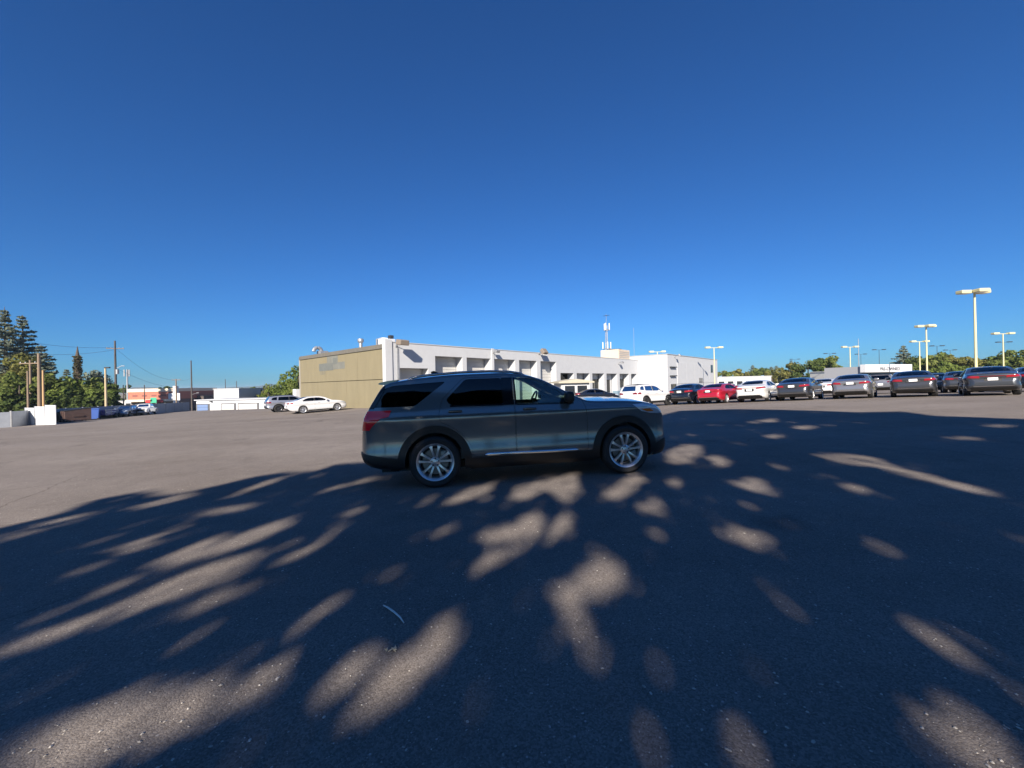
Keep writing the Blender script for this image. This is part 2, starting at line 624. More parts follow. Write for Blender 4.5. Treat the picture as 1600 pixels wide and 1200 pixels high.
for i in range(0, len(xs), 2):
    a, b = xs[i], xs[i + 1]
    t = lz(3.17) if i == 0 else lz(4.42) if 2 <= i <= 10 else lz(2.9)
    if i == 2:
        w.box(4.45, 4.95, 0.0, 1.0, -1.5, lz(3.17))
        w.box(4.95, 5.3, 0.0, 1.0, -1.5, lz(4.42))
    elif i == 12:
        w.box(25.9, 26.3, 0.0, 1.0, -1.5, lz(4.42))
        w.box(26.3, 26.9, 0.0, 1.0, -1.5, lz(2.9))
    else:
        w.box(a, b, 0.0, 1.0, -1.5, t)
w.box(0.35, 52.6, 1.35, 18.9, -1.5, TOP - 0.5)                      # the building behind the bays
w.build('wall', M_WHITE, bld)
c = MB()
c.box(-0.06, 52.5, -0.05, 0.3, TOP, TOP + 0.07)
c.build('coping', mat('coping metal', (0.45,0.45,0.44), 0.5), bld)
M_ROLL = mat('roll-up door paint', (0.48, 0.475, 0.455), 0.6, var=0.06, vscale=1.0)
for k, (a, b, t) in enumerate(bays[:6]):
    d = MB()
    d.box(a, b, 1.06, 1.12, -1.5, t)
    o = d.build('roll_up_door', M_ROLL, bld)
    n = int((t + 0.7) / 0.42)
    s = MB()
    s.box(a + 0.03, b - 0.03, 1.025, 1.06, 0.01, 0.395)
    me = s.mesh('slat')
    for j in range(n):
        sl = mesh_obj('slat', me, M_ROLL, o)
        sl.location = (0, 0, t - 0.42 * (j + 1))
M_WING = glass('window glass', (0.22, 0.27, 0.30))
M_BLUEB = mat('blue-grey dado paint', (0.16, 0.24, 0.30), 0.7, var=0.08)
M_SHADE = mat('dark grey infill', (0.20, 0.21, 0.215), 0.7, var=0.08)
for k, (a, b, t) in enumerate(bays[6:]):
    d = MB()
    if k == 3:
        d.box(a, b, 1.06, 1.2, lz(1.9), t)
        d.box(a, a + 0.5, 1.06, 1.2, -1.5, lz(1.9))
        d.box(b - 0.5, b, 1.06, 1.2, -1.5, lz(1.9))
        d.build('infill_wall', M_WHITE, bld)
        e = MB()
        e.box(a + 0.5, b - 0.5, 1.14, 1.2, -1.5, lz(1.9))
        e.build('door', M_BLACK, bld)
    else:
        d.box(a, b, 1.06, 1.3, -1.5, lz(0.35))
        d.build('dado', M_BLUEB, bld)
        e = MB()
        e.box(a, b, 1.2, 1.3, lz(0.35), t)
        pn = e.build('window', M_SHADE if k == 0 else M_WHITE, bld)
        for q in range(3):
            x0 = a + (b - a) * q / 3
            x1 = a + (b - a) * (q + 1) / 3
            g = MB()
            g.box(x0 + 0.07, x1 - 0.07, 1.12, 1.15, lz(0.45), t - 0.12 if k == 0 else lz(2.0))
            g.build('pane', glass('tinted bay glass', (0.05, 0.06, 0.07)) if k == 0 else M_WING, pn)
for (a, b) in [(i, j) for i, j in zip([30.3, 34.8, 39.4, 44.0, 48.6], [31.1, 35.6, 40.2, 44.9, 49.5])]:
    d = MB()
    d.box(a - 0.02, b + 0.02, -0.03, 0.9, -1.5, lz(-0.05))
    d.build('pier_base', M_BLUEB, bld)
# tan gable wall, panels with a seam between the courses
TT = lz(5.17)
seam = lz(2.15)
NP = 8
for lev, (z0, z1) in enumerate(((-1.5, seam - 0.03), (seam + 0.03, TT - 0.28))):
    for i in range(NP):
        y0, y1 = 0.42 + i * 18.4 / NP, 0.42 + (i + 1) * 18.4 / NP
        d = MB()
        d.box(-0.12 + 0.004 * ((i * 7 + lev) % 3), 0.3, y0 + 0.008, y1 - 0.008, z0, z1)
        d.build('wall_panel', M_TAN, bld)
d = MB()
d.box(-0.02, 0.33, 0.4, 18.85, -1.5, TT - 0.1)
d.build('panel_backing', mat('dark tan joint', (0.10, 0.085, 0.05), 0.8), bld)
d = MB()
d.box(-0.22, 0.4, 0.42, 18.95, TT - 0.28, TT)
d.box(-0.17, 0.34, 0.42, 18.95, TT, TT + 0.12)
d.build('roof_edge', mat('grey-brown roof trim', (0.13, 0.12, 0.10), 0.7, var=0.15), bld)
d = MB()
d.box(-0.16, 0.4, 18.82, 19.1, -1.5, TT - 0.29)
d.build('corner_trim', mat('pale corner trim', (0.3,0.28,0.24), 0.7), bld)
d = MB()
d.box(-0.18, 0.5, -0.1, 0.42, -1.5, lz(5.66))
d.build('corner_pier', M_WHITE, bld)
M_GREYQ = mat('lighter grey patched paint', (0.150, 0.152, 0.132), 0.75, var=0.16, vscale=1.6)
for y0, y1, z0, z1, lift, m_ in ((7.6, 10.4, 3.42, 4.12, .0, M_GREYQ), (10.2, 13.6, 3.35, 4.15, .002, M_GREYP), (9.1, 11.6, 4.10, 4.85, .004, M_GREYQ), (9.3, 10.2, 3.95, 4.6, .006, M_GREYP), (12.0, 13.4, 2.95, 3.40, .001, mat('faded patch', (0.172, 0.155, 0.105), 0.75, var=0.15))):
    d = MB()
    d.box(-0.127 - lift, -0.115, y0, y1, lz(z0), lz(z1))
    d.build('paint_patch', m_, bld)
d = MB()
for tx in (1.02, 1.12):
    d.tube([(tx, -0.06, -1), (tx, -0.06, lz(5.0))], 0.028, 6)
d.build('conduit', M_GALV, bld)
d = MB()
for (a, b) in ((13.2, 13.55),):
    d.box(a, b, -0.1, 0.0, lz(2.0), TOP + 0.12)
d.build('pilaster', M_WHITE, bld)
# the taller block at the far end
d = MB()
d.box(52.6, 85.4, -5.45, 12, -1.8, lz(6.25))
blk = d.build('end_block', M_WHITE, bld)
d = MB()
d.box(52.5, 85.5, -5.55, -5.2, lz(6.25), lz(6.33))
d.box(52.5, 52.85, -5.2, 12, lz(6.25), lz(6.33))
d.build('coping', mat('coping metal', (0.62, 0.62, 0.6)), bld)
M_SEAM = mat('grey panel joint', (0.45, 0.45, 0.45), 0.7)
for i in range(5):
    d = MB()
    x = 57.5 + i * 5.2
    d.box(x, x + 5.15, -5.52, -5.45, lz(0.9), lz(4.9))
    d.build('wall_panel', M_WHITE, bld)
for (x0, x1, z0, z1) in ((79.3, 81.0, lz(3.2), lz(4.9)), (70.5, 73.0, lz(1.0), lz(1.9)), (53.8, 56.6, lz(-0.2), lz(0.85)), (66.0, 68.3, lz(-0.3), lz(0.7))):
    d = MB()
    d.box(x0 - 0.08, x1 + 0.08, -5.56, -5.45, z0 - 0.08, z1 + 0.08)
    o = d.build('window', mat('grey frame', (0.3, 0.3, 0.3), 0.5), bld)
    d = MB()
    d.box(x0, x1, -5.58, -5.562, z0, z1)
    d.build('pane', mat('dark window pane', (0.02, 0.024, 0.03), 0.08), o)
d = MB()
d.box(52.5, 85.4, -5.6, -5.45, -1.8, lz(-0.35))
d.build('dado', M_BLUEB, bld)
for z in (3.9, 2.3):
    d = MB()
    d.box(53.6, 56.4, -5.85, -5.45, lz(z), lz(z) + 0.16)
    d.build('wall_bracket', M_DARK, bld)

def W2(x, y, z):    # building coordinates -> world
    ca, sa = math.cos(WALL_RZ), math.sin(WALL_RZ)
    return Vector((-11 + x * ca - y * sa, 35 + x * sa + y * ca, z + BZ))

def rooftop(name, label, cat, x, y, z, fn):
    o = thing(name, label, cat, W2(x, y, z), WALL_RZ)
    fn(o)
    return o
def hvac(sx, sy, sz, m):
    def fn(o):
        d = MB()
        d.rbox(0, 0, sz / 2 + 0.15, sx, sy, sz, 0.05)
        d.build('cabinet', m, o)
        d = MB()
        for a in (-0.4, 0.4):
            d.box(a * sx - 0.08, a * sx + 0.08, -sy / 2, sy / 2, 0, 0.16)
        d.build('rail', M_DARK, o)
        for i in range(6):
            d = MB()
            z = 0.35 + i * (sz - 0.4) / 6
            d.box(-sx * 0.42, sx * 0.42, -sy / 2 - 0.03, -sy / 2, z, z + 0.09)
            d.build('louvre', M_GALV, o)
        d = MB()
        d.tube([(0, 0, sz + 0.15), (0, 0, sz + 0.35)], min(sx, sy) * 0.33, 16)
        d.build('fan_ring', M_DARK, o)
    return fn
M_TANK = mat('beige cabinet', (0.55, 0.46, 0.36), 0.6, var=0.1)
rooftop('air_handler', 'large beige air handling unit on the roof left of the tall white end block', 'air conditioner', 49.8, 3.2, TOP - 0.5, hvac(4.6, 3.6, 2.3, M_TANK))
def blower(o):
    d = MB()
    d.rbox(0.25, 0, 0.5, 1.0, 0.9, 0.7, 0.06)
    d.build('housing', M_GALV, o)
    d = MB()
    pts = [(-0.3 + 0.45 * math.cos(R(a)), 0, 0.75 + 0.45 * math.sin(R(a))) for a in range(0, 200, 20)]
    d.tube(pts, 0.2, 10)
    d.build('duct', M_GALV, o)
    d = MB()
    for a in (-0.3, 0.6):
        d.tube([(a, 0, -0.1), (a, 0, 0.3)], 0.05, 6)
    d.build('stand', M_DARK, o)
rooftop('roof_blower', 'curved-duct roof blower at the left end of the tan wall', 'fan', 0.9, 15.6, TOP - 0.5, blower)
def vent(o):
    d = MB()
    d.tube([(0, 0, 0), (0, 0, 0.25), (0, 0, 0.3), (0, 0, 1.1)], [0.42, 0.3, 0.17, 0.17], 12)
    d.build('stack', M_GALV, o)
    d = MB()
    d.tube([(0, 0, 1.05), (0, 0, 1.2), (0, 0, 1.45), (0, 0, 1.5)], [0.2, 0.3, 0.3, 0.12], 12)
    d.build('cap', M_GALV, o)
rooftop('vent_stack', 'metal vent stack on the roof behind the tan wall', 'vent', 1.2, 6.8, TOP - 0.5, vent)
def clutter(o):
    d = MB()
    d.rbox(0, 0, 0.45, 1.3, 0.9, 0.6, 0.05)
    d.build('housing', M_WHITE2, o)
    d = MB()
    d.tube([(-0.5, 0.9, 0), (-0.5, 0.9, 0.75), (-0.2, 0.6, 0.85), (0.2, 0.2, 0.8)], 0.1, 8)
    d.build('pipe', M_GALV, o)
    d = MB()
    d.rbox(0.3, -0.2, 0.95, 0.4, 0.4, 0.3, 0.04)
    d.build('motor', M_DARK, o)
rooftop('exhaust_fan', 'white exhaust fan box with pipe on the roof corner over the tan wall', 'fan', 1.2, 1.9, TOP - 0.25, clutter)

def floodlight(x, z, label, big=False, arm=0.7, tilt=25):
    y0 = -0.0 if x < 52 else -5.5
    o = thing('floodlight', label, 'floodlight', W2(x, y0, lz(z)), WALL_RZ, 'floodlights along the garage wall')
    d = MB()
    d.rbox(0, -0.04, 0, 0.16, 0.08, 0.22, 0.02)
    d.tube([(0, -0.05, 0), (0, -arm * 0.6, 0.18), (0, -arm, 0.2)], 0.035, 8)
    d.build('arm', M_GALV, o, angle=40)
    s = 1.0 if not big else 1.5
    d = MB()
    rot = Matrix.Rotation(R(tilt), 3, 'X')
    d.rbox(0, -arm - 0.2 * s, 0.22, 0.62 * s, 0.5 * s, 0.32 * s, 0.07, rot=rot)
    hd = d.build('lamp_head', mat('lamp housing', (0.20, 0.165, 0.13), 0.6) if big else M_GALV, o)
    d = MB()
    d.rbox(0, -arm - 0.2 * s, 0.22 - 0.17 * s, 0.5 * s, 0.4 * s, 0.03, 0.01, rot=rot)
    d.build('lens', M_LENS, hd)
floodlight(0.95, 5.15, 'big brown floodlight jutting from the garage corner by the tan wall', True, 0.75, 10)
floodlight(13.38, 5.0, 'small floodlight on the white pilaster above the bay doors', False, 0.5)
floodlight(22.0, 5.35, 'tilted floodlight at the parapet above the last two tall bays', True, 0.6, 50)
floodlight(44.4, 4.6, 'small floodlight on the wall over the black doorway', False, 0.5)
floodlight(56.2, 5.9, 'floodlight high on the tall white end block', False, 0.7, 40)
# ================================================================== POLES, TOWERS, WIRES
def light_pole(px, ytop, h, heads, m, label, lensw=0.75, group='cream parking lot light poles', thin=1.0):
    # distance from the height of the head over the horizon
    u, v = ray(px, ytop)
    d = 40.0
    for _ in range(12):
        x = u * d
        g = G(x, d)
        d = (g + h - EYE) / v
    x = u * d
    g = G(x, d)
    az = math.atan2(x, d)
    o = thing('light_pole', label, 'light pole', (x, d, g), 0.12 - 0.15 * az, group)
    q = MB()
    q.tube([(0, 0, 0), (0, 0, h - 0.15)], [0.11 * thin, 0.075 * thin], 10)
    q.build('pole', m, o, angle=40)
    q = MB()
    q.rbox(0, 0, 0.3, 0.5, 0.5, 0.6, 0.05)
    q.build('base', M_CONC, o)
    q = MB()
    span = lensw
    q.tube([(-span, 0, h - 0.12), (span, 0, h - 0.12)], 0.05 * thin, 6)
    q.build('arm', m, o)
    pos = {2: [(-1.0, 0), (1.0, 0)], 3: [(-1.15, 0.1), (0.0, -0.55), (1.15, 0.1)]}[heads]
    for a, b in pos:
        q = MB()
        q.rbox(a * span, b, h - 0.05, 0.95 * (0.6 + 0.4 * thin), 0.6, 0.30 * thin, 0.05)
        hd = q.build('lamp_head', m, o)
        q = MB()
        q.rbox(a * span, b, h - 0.05 - 0.16 * thin, 0.75, 0.45, 0.03, 0.01)
        q.build('lens', M_LENS, hd)
    return o
light_pole(1522.5, 455, 9.0, 3, M_POLE, 'tallest cream light pole with three box heads above the dark sedan', .72)
light_pole(1447, 509, 9.0, 3, M_POLE, 'cream light pole with overlapping box heads right of the white sign', .75)
light_pole(1436.5, 533, 9.0, 2, M_POLE, 'thin cream light pole just left of the pole with three heads', 1.3)
light_pole(1567, 520.5, 9.0, 2, M_POLE, 'cream twin-head light pole nearest the right edge', 1.3)
light_pole(1328, 541.5, 9.0, 2, M_POLE, 'cream twin-head light pole left of the white sign building', 1.3)
light_pole(1115.5, 542.5, 9.0, 2, M_POLE, 'white twin-head light pole behind the end of the tall white block', 1.3)
light_pole(1027, 549, 9.0, 2, M_POLE, 'twin-head light pole rising behind the roof of the tall white block', 1.3)
DG = 'dark distant light poles'
for px, yt, lab in ((1296.5, 552, 'dark twin-arm light pole above the big round tree'), (1345, 553, 'dark light pole left of the white sign fascia'),
                    (1373.5, 546, 'dark twin-arm light pole standing at the white sign fascia'), (1464, 540, 'dark twin-arm light pole right of the tallest cream pair'),
                    (1484.5, 546.5, 'dark twin-arm light pole over the yellow-green trees'), (1568.5, 534, 'dark twin-arm light pole behind the cream pole near the right edge'),
                    (1242, 561, 'dark light pole above the yellow-green tree')):
    light_pole(px, yt, 10.0, 2, M_DARK, lab, 1.3, DG, 0.6)

def simple_pole(name, label, cat, px, ytop, d, r, m, group=None):
    p = at(px, ytop, d)
    g = G(p.x, d)
    h = p.z - g
    o = thing(name, label, cat, (p.x, d, g - 0.05), 0, group)
    q = MB()
    q.tube([(0, 0, 0), (0, 0, h * 0.5), (0, 0, h)], [r, r * 0.85, r * 0.65], 8)
    q.build('pole', m, o, angle=50)
    return o, h
UP = 'utility poles along the far fence'
def crossarm(o, h, w, z, m=None):
    q = MB()
    q.box(-w, w, -0.06, 0.06, h - z, h - z + 0.14)
    a = q.build('crossarm', m or M_WOOD, o)
    for k in (-0.9, -0.45, 0.45, 0.9):
        q = MB()
        q.tube([(k * w, 0, h - z + 0.14), (k * w, 0, h - z + 0.2), (k * w, 0, h - z + 0.34)], [0.03, 0.06, 0.03], 6)
        q.build('insulator', M_GALV, a)
o1, h1 = simple_pole('utility_pole', 'tall dark utility pole with crossarm and transformer right of the hedge', 'utility pole', 179.5, 532, 78, 0.22, M_WOODD, UP)
o1.rotation_euler.z = 0.5
crossarm(o1, h1, 1.3, 1.6)
q = MB()
q.tube([(0.3, -0.1, h1 * 0.55), (0.3, -0.1, h1 * 0.55 + 0.9)], 0.26, 10)
q.build('transformer', M_GALV, o1)
q = MB()
q.tube([(0, 0, h1 * 0.62), (0.9, 0, h1 * 0.66)], 0.05, 6)
q.rbox(1.1, 0, h1 * 0.66, 0.5, 0.25, 0.14, 0.04)
q.build('street_lamp', M_GALV, o1)
o2, h2 = simple_pole('utility_pole', 'thick grey utility pole in front of the conifers', 'utility pole', 60.5, 552, 60, 0.26, M_WOOD, UP)
o3, h3 = simple_pole('utility_pole', 'utility pole with long crossarm among the conifers', 'utility pole', 47, 562, 62, 0.19, M_WOOD, UP)
crossarm(o3, h3, 1.7, 0.6)
o3b, _ = simple_pole('utility_pole', 'short thin wooden pole left of the crossarm pole', 'utility pole', 43, 579, 58, 0.15, M_WOOD, UP)
o4, h4 = simple_pole('utility_pole', 'thin orange-brown pole right of the thick grey pole', 'utility pole', 67, 578, 58, 0.16, mat('orange pole', (0.42, 0.27, 0.13), 0.8), UP)
o5, h5 = simple_pole('utility_pole', 'pale wooden pole with lamp at the right end of the hedge', 'utility pole', 164.5, 574, 62, 0.17, mat('pale pole wood', (0.45, 0.36, 0.22), 0.8, var=0.1), UP)
q = MB()
q.tube([(0, 0, h5 - 0.1), (0.35, 0, h5 + 0.02)], 0.05, 6)
q.rbox(0.3, 0, h5, 0.8, 0.3, 0.2, 0.05)
q.build('lamp_head', M_DARK, o5)
o6, h6 = simple_pole('utility_pole', 'tall black pole standing over the white storage garage', 'utility pole', 298.5, 563, 105, 0.2, M_WOODD, UP)
q = MB()
q.tube([(0, 0, h6 * 0.36), (1.4, 0, h6 * 0.39)], 0.05, 6)
q.rbox(1.6, 0, h6 * 0.39, 0.6, 0.25, 0.14, 0.04)
q.build('street_lamp', M_GALV, o6)
o7, h7 = simple_pole('utility_pole', 'grey utility pole right of the red-banded shop', 'utility pole', 275, 592, 105, 0.2, M_WOOD, UP)
crossarm(o7, h7, 1.2, 0.3)
for px, yt, dd, lab in ((192.5, 601, 85, 'short dark pole left of the cell monopole'), (225.5, 601, 95, 'thin brown pole in front of the red-banded shop'),
                        (352, 592, 120, 'thin pole behind the white box building'), (369.5, 595, 120, 'darker pole at the right corner of the white box building'), (419, 600, 95, 'thin lamp post in front of the green trees left of the tan wall'),
                        (1341, 529, 120, 'very thin tall mast left of the white sign fascia')):
    simple_pole('thin_pole', lab, 'pole', px, yt, dd, 0.12, M_WOODD if px < 1000 else M_GALV, 'thin distant poles')
# cell monopole at the left
oc, hc = simple_pole('cell_tower', 'slim grey cell monopole with antenna cluster left of the red-banded shop', 'tower', 198.5, 577, 130, 0.3, M_GALV)
for k in range(3):
    a = 2.1 * k
    q = MB()
    q.rbox(0.7 * math.cos(a), 0.7 * math.sin(a), hc - 1.2, 0.4, 0.25, 2.2, 0.05)
    q.tube([(0, 0, hc - 1.2), (0.8 * math.cos(a), 0.8 * math.sin(a), hc - 1.2)], 0.06, 5)
    q.build('antenna', M_GALV, oc)
# lattice mast behind the garage
p = at(947, 491, 112)
g0 = G(p.x, 112)
H0 = p.z - g0
om = thing('antenna_mast', 'lattice antenna mast with two rings of white panels behind the garage roof', 'tower', (p.x, 112, g0))
q = MB()
legs = [(0.55 * math.cos(a), 0.55 * math.sin(a)) for a in (0.5, 2.6, 4.7)]
for a, b in legs:
    q.tube([(a, b, 0), (a * 0.5, b * 0.5, H0 * 0.86)], 0.07, 5)
q.tube([(0, 0, H0 * 0.85), (0, 0, H0)], 0.05, 6)
nb = 22
for i in range(nb):
    z0, z1 = H0 * 0.86 * i / nb, H0 * 0.86 * (i + 1) / nb
    k0, k1 = 1 - 0.5 * i / nb, 1 - 0.5 * (i + 1) / nb
    for j in range(3):
        A, B = legs[j], legs[(j + 1) % 3]
        q.tube([(A[0] * k0, A[1] * k0, z0), (B[0] * k1, B[1] * k1, z1)], 0.03, 4, caps=False)
q.build('lattice', M_GALV, om)
for zz, rr, n in ((0.84, 0.8, 3), (0.60, 1.1, 4)):
    for k in range(n):
        a = 2 * math.pi * k / n
        q = MB()
        q.rbox(rr * math.cos(a), rr * math.sin(a), H0 * zz, 0.28, 0.28, 2.0, 0.06)
        q.build('panel_antenna', M_WHITE2, om)
    q = MB()
    q.tube([(rr * math.cos(2 * math.pi * k / 16), rr * math.sin(2 * math.pi * k / 16), H0 * zz - 0.9) for k in range(17)], 0.08, 5)
    q.build('ring_mount', M_GALV, om)
q = MB()
q.tube([(-0.9, 0, H0 - 0.5), (0.9, 0, H0 - 0.3)], 0.06, 5)
q.tube([(0, -0.7, H0 - 0.6), (0, 0.7, H0 - 0.1)], 0.06, 5)
q.build('top_antenna', M_DARK, om)
simple_pole('flag_pole', 'faint white flagpole right of the antenna mast', 'pole', 990, 512, 130, 0.06, M_GALV)

def wire(label, A, B, sag, r=0.02):
    q = MB()
    pts = []
    for i in range(13):
        t = i / 12
        pp = A.lerp(B, t)
        pp.z -= sag * 4 * t * (1 - t)
        pts.append(pp)
    q.tube(pts, r, 4)
    tag(q.build('power_line', mat('wire', (0.06, 0.06, 0.07), 0.6)), label, 'wire', 'power lines over the far street')
wire('upper power line from the tall dark pole to the left edge over the conifers', at(176, 543, 78), at(-60, 512, 60), 1.0)
wire('lower power line from the tall dark pole to the left edge', at(182, 546, 78), at(-60, 540, 60), 1.2)
wire('upper power line sagging from the tall dark pole to the grey pole by the shop', at(182, 545, 78), at(274, 594, 105), 1.5)
wire('lower power line from the dark pole lamp to the grey pole by the shop', at(181, 575, 78), at(276, 606, 105), 0.8)
wire('power line from the grey pole by the shop to the tall black pole', at(276, 593, 105), at(297, 592, 105), 0.3)

# ================================================================== LEFT SIDE OF THE LOT
def fence_run(name, label, pts, hgt, m, post_m, panel=2.4):
    o = thing(name, label, 'fence', (pts[0][0], pts[0][1], 0))
    for (x0, y0), (x1, y1) in zip(pts[:-1], pts[1:]):
        L = math.hypot(x1 - x0, y1 - y0)
        n = max(1, round(L / panel))
        for i in range(n):
            a, b = i / n, (i + 1) / n
            ax, ay = x0 + (x1 - x0) * a, y0 + (y1 - y0) * a
            bx, by = x0 + (x1 - x0) * b, y0 + (y1 - y0) * b
            ga = G(ax, ay)
            rz = math.atan2(by - ay, bx - ax)
            q = MB()
            q.box(0.06, L / n - 0.06, -0.04, 0.04, -0.3, hgt - 0.05)
            pn = q.build('panel', m, o)
            pn.location = (ax - pts[0][0], ay - pts[0][1], ga)
            pn.rotation_euler.z = rz
            q = MB()
            q.box(-0.06, 0.06, -0.07, 0.07, -0.3, hgt + 0.03)
            ps = q.build('post', post_m, o)
            ps.location = (ax - pts[0][0], ay - pts[0][1], ga)
            ps.rotation_euler.z = rz
    return o
M_FEN = mat('grey fence board', (0.31, 0.33, 0.36), 0.8, var=0.1, vscale=1.5)
fence_run('grey_fence', 'long grey panel fence along the left edge of the lot', [(-62, 33), (-55, 43.5), (-58.5, 52), (-60.5, 62), (-63.5, 78)], 1.75, M_FEN, M_CONC)
# white panel enclosure
p0, p1 = at(40, 668, 46.5), at(88, 664, 43.5)
encl = thing('panel_enclosure', 'bright white three-panel enclosure screen left of the brown dumpster', 'screen', (p0.x, p0.y, G(p0.x, p0.y)), math.atan2(p1.y - p0.y, p1.x - p0.x))
L = math.hypot(p1.x - p0.x, p1.y - p0.y)
for i in range(3):
    q = MB()
    q.box(L * i / 3 + 0.05, L * (i + 1) / 3 - 0.05, -0.03, 0.03, 0.05, 2.05 + 0.16 * i)
    q.build('panel', M_WHITE2, encl)
    q = MB()
    q.box(L * i / 3 - 0.05, L * i / 3 + 0.05, -0.06, 0.06, -0.2, 2.08 + 0.16 * i)
    q.build('post', M_GALV, encl)
def dumpster(label, px, d, rz, m, s=1.0):
    p = at(px, 655, d)
    o = thing('dumpster', label, 'dumpster', (p.x, d, G(p.x, d)), rz, 'brown dumpsters by the fence')
    q = MB()
    q.prism([(-1.0 * s, 0.18), (1.0 * s, 0.18), (1.0 * s, 1.15 * s), (-1.0 * s, 1.4 * s)], -0.95, 0.95, 'x')
    q.build('bin', m, o)
    for a in (-0.49, 0.49):
        q = MB()
        q.prism([(-1.03 * s, 1.42 * s), (1.03 * s, 1.17 * s), (1.03 * s, 1.23 * s), (-1.03 * s, 1.48 * s)], a - 0.47, a + 0.47, 'x')
        q.build('lid', M_BLACK, o)
    for a in (-0.35, 0.35):
        q = MB()
        q.box(a - 0.05, a + 0.05, 0.98 * s, 1.06 * s, 0.25, 1.1 * s)
        q.build('rib', m, o)
    for sx in (-1, 1):
        q = MB()
        q.box(sx * 0.96 - 0.07, sx * 0.96 + 0.07, -0.5, 0.5, 0.62, 0.78)
        q.build('fork_pocket', m, o)
        for sy in (-0.7, 0.7):
            q = MB()
            q.lathe_y([(0.02, -0.04), (0.1, -0.04), (0.1, 0.04), (0.02, 0.04)], 10, 0, sx * 0.75, sy, 0.1)
            q.build('caster', M_BLACK, o)
    return o
M_BROWN = mat('brown dumpster paint', (0.075, 0.045, 0.038), 0.6, var=0.2)
dumpster('brown dumpster with sloping black lid right next to the white enclosure', 99, 51.5, R(165), M_BROWN, 1.05)
dumpster('wider dark brown dumpster in front of the grey fence', 119, 50.5, R(150), M_BROWN, 1.15)
# blue bin and banner trailer
p = at(148, 656, 54)
o = thing('blue_bin', 'bright blue recycling bin left of the navy trailer', 'bin', (p.x, p.y, G(p.x, p.y)), 0.6)
q = MB()
q.prism([(-0.42, 0.1), (0.42, 0.1), (0.5, 1.35), (-0.5, 1.35)], -0.45, 0.45, 'y')
q.build('bin', mat('blue plastic', (0.04, 0.10, 0.36), 0.5), o)
q = MB()
q.rbox(0, 0, 1.42, 1.08, 1.0, 0.14, 0.05)
q.build('lid', mat('blue lid', (0.05, 0.12, 0.42), 0.5), o)
for a in (-0.45, 0.45):
    q = MB()
    q.lathe_y([(0.02, -0.05), (0.12, -0.05), (0.12, 0.05), (0.02, 0.05)], 10, 0, a, -0.55, 0.1)
    q.build('wheel', M_BLACK, o)
pa, pb = at(151, 655, 54.5), at(186, 651, 60)
o = thing('utility_trailer', 'navy utility trailer with white striped side between blue bin and pickup', 'trailer', (pa.x, pa.y, G(pa.x, pa.y)), math.atan2(pb.y - pa.y, pb.x - pa.x))
LT = math.hypot(pb.x - pa.x, pb.y - pa.y)
mnav = mat('navy panel', (0.09, 0.075, 0.22), 0.5)
q = MB()
q.box(0, LT, -0.9, 0.9, 0.5, 0.58)
q.box(0, LT, -0.95, -0.9, 0.45, 1.15)
q.box(0, LT, 0.9, 0.95, 0.45, 1.15)
q.box(0, 0.05, -0.9, 0.9, 0.58, 1.15)
q.build('bed', mnav, o)
q = MB()
q.box(0.1, LT * 0.72, -0.965, -0.95, 0.84, 0.96)
q.box(0.3, LT * 0.6, -0.965, -0.95, 0.66, 0.70)
q.build('stripe', M_WHITE2, o)
q = MB()
q.box(0, LT, -0.97, -0.9, 1.15, 1.22)
for k in range(5):
    q.box(LT * k / 4 - 0.04, LT * k / 4 + 0.04, -0.98, -0.95, 0.45, 1.2)
q.build('rail', M_GALV, o)
for k in (0.42, 0.58):
    q = MB()
    q.lathe_y([(0.05, -0.1), (0.26, -0.1), (0.33, -0.06), (0.33, 0.06), (0.26, 0.1), (0.05, 0.1)], 18, 0, LT * k, -1.02, 0.33)
    q.build('wheel', M_BLACK, o, angle=40)
q = MB()
q.tube([(LT, 0.5, 0.5), (LT + 1.3, 0, 0.5)], 0.06, 6)
q.tube([(LT, -0.5, 0.5), (LT + 1.3, 0, 0.5)], 0.06, 6)
q.tube([(LT + 1.2, 0, 0.5), (LT + 1.2, 0, 0.0)], 0.05, 6)
q.build('hitch', M_DARK, o)
p = at(179, 640, 63)
o = thing('red_drum', 'small red drum behind the navy trailer', 'drum', (p.x, p.y, G(p.x, p.y)))
q = MB()
q.tube([(0, 0, 0), (0, 0, 1.5)], 0.75, 14)
q.build('drum', mat('red drum paint', (0.42, 0.02, 0.06), 0.5), o, angle=40)
for z in (0.5, 1.0):
    q = MB()
    q.tube([(0, 0, z - 0.05), (0, 0, z), (0, 0, z + 0.05)], [0.76, 0.79, 0.76], 14)
    q.build('hoop', mat('red drum paint', (0.42, 0.02, 0.06)), o)

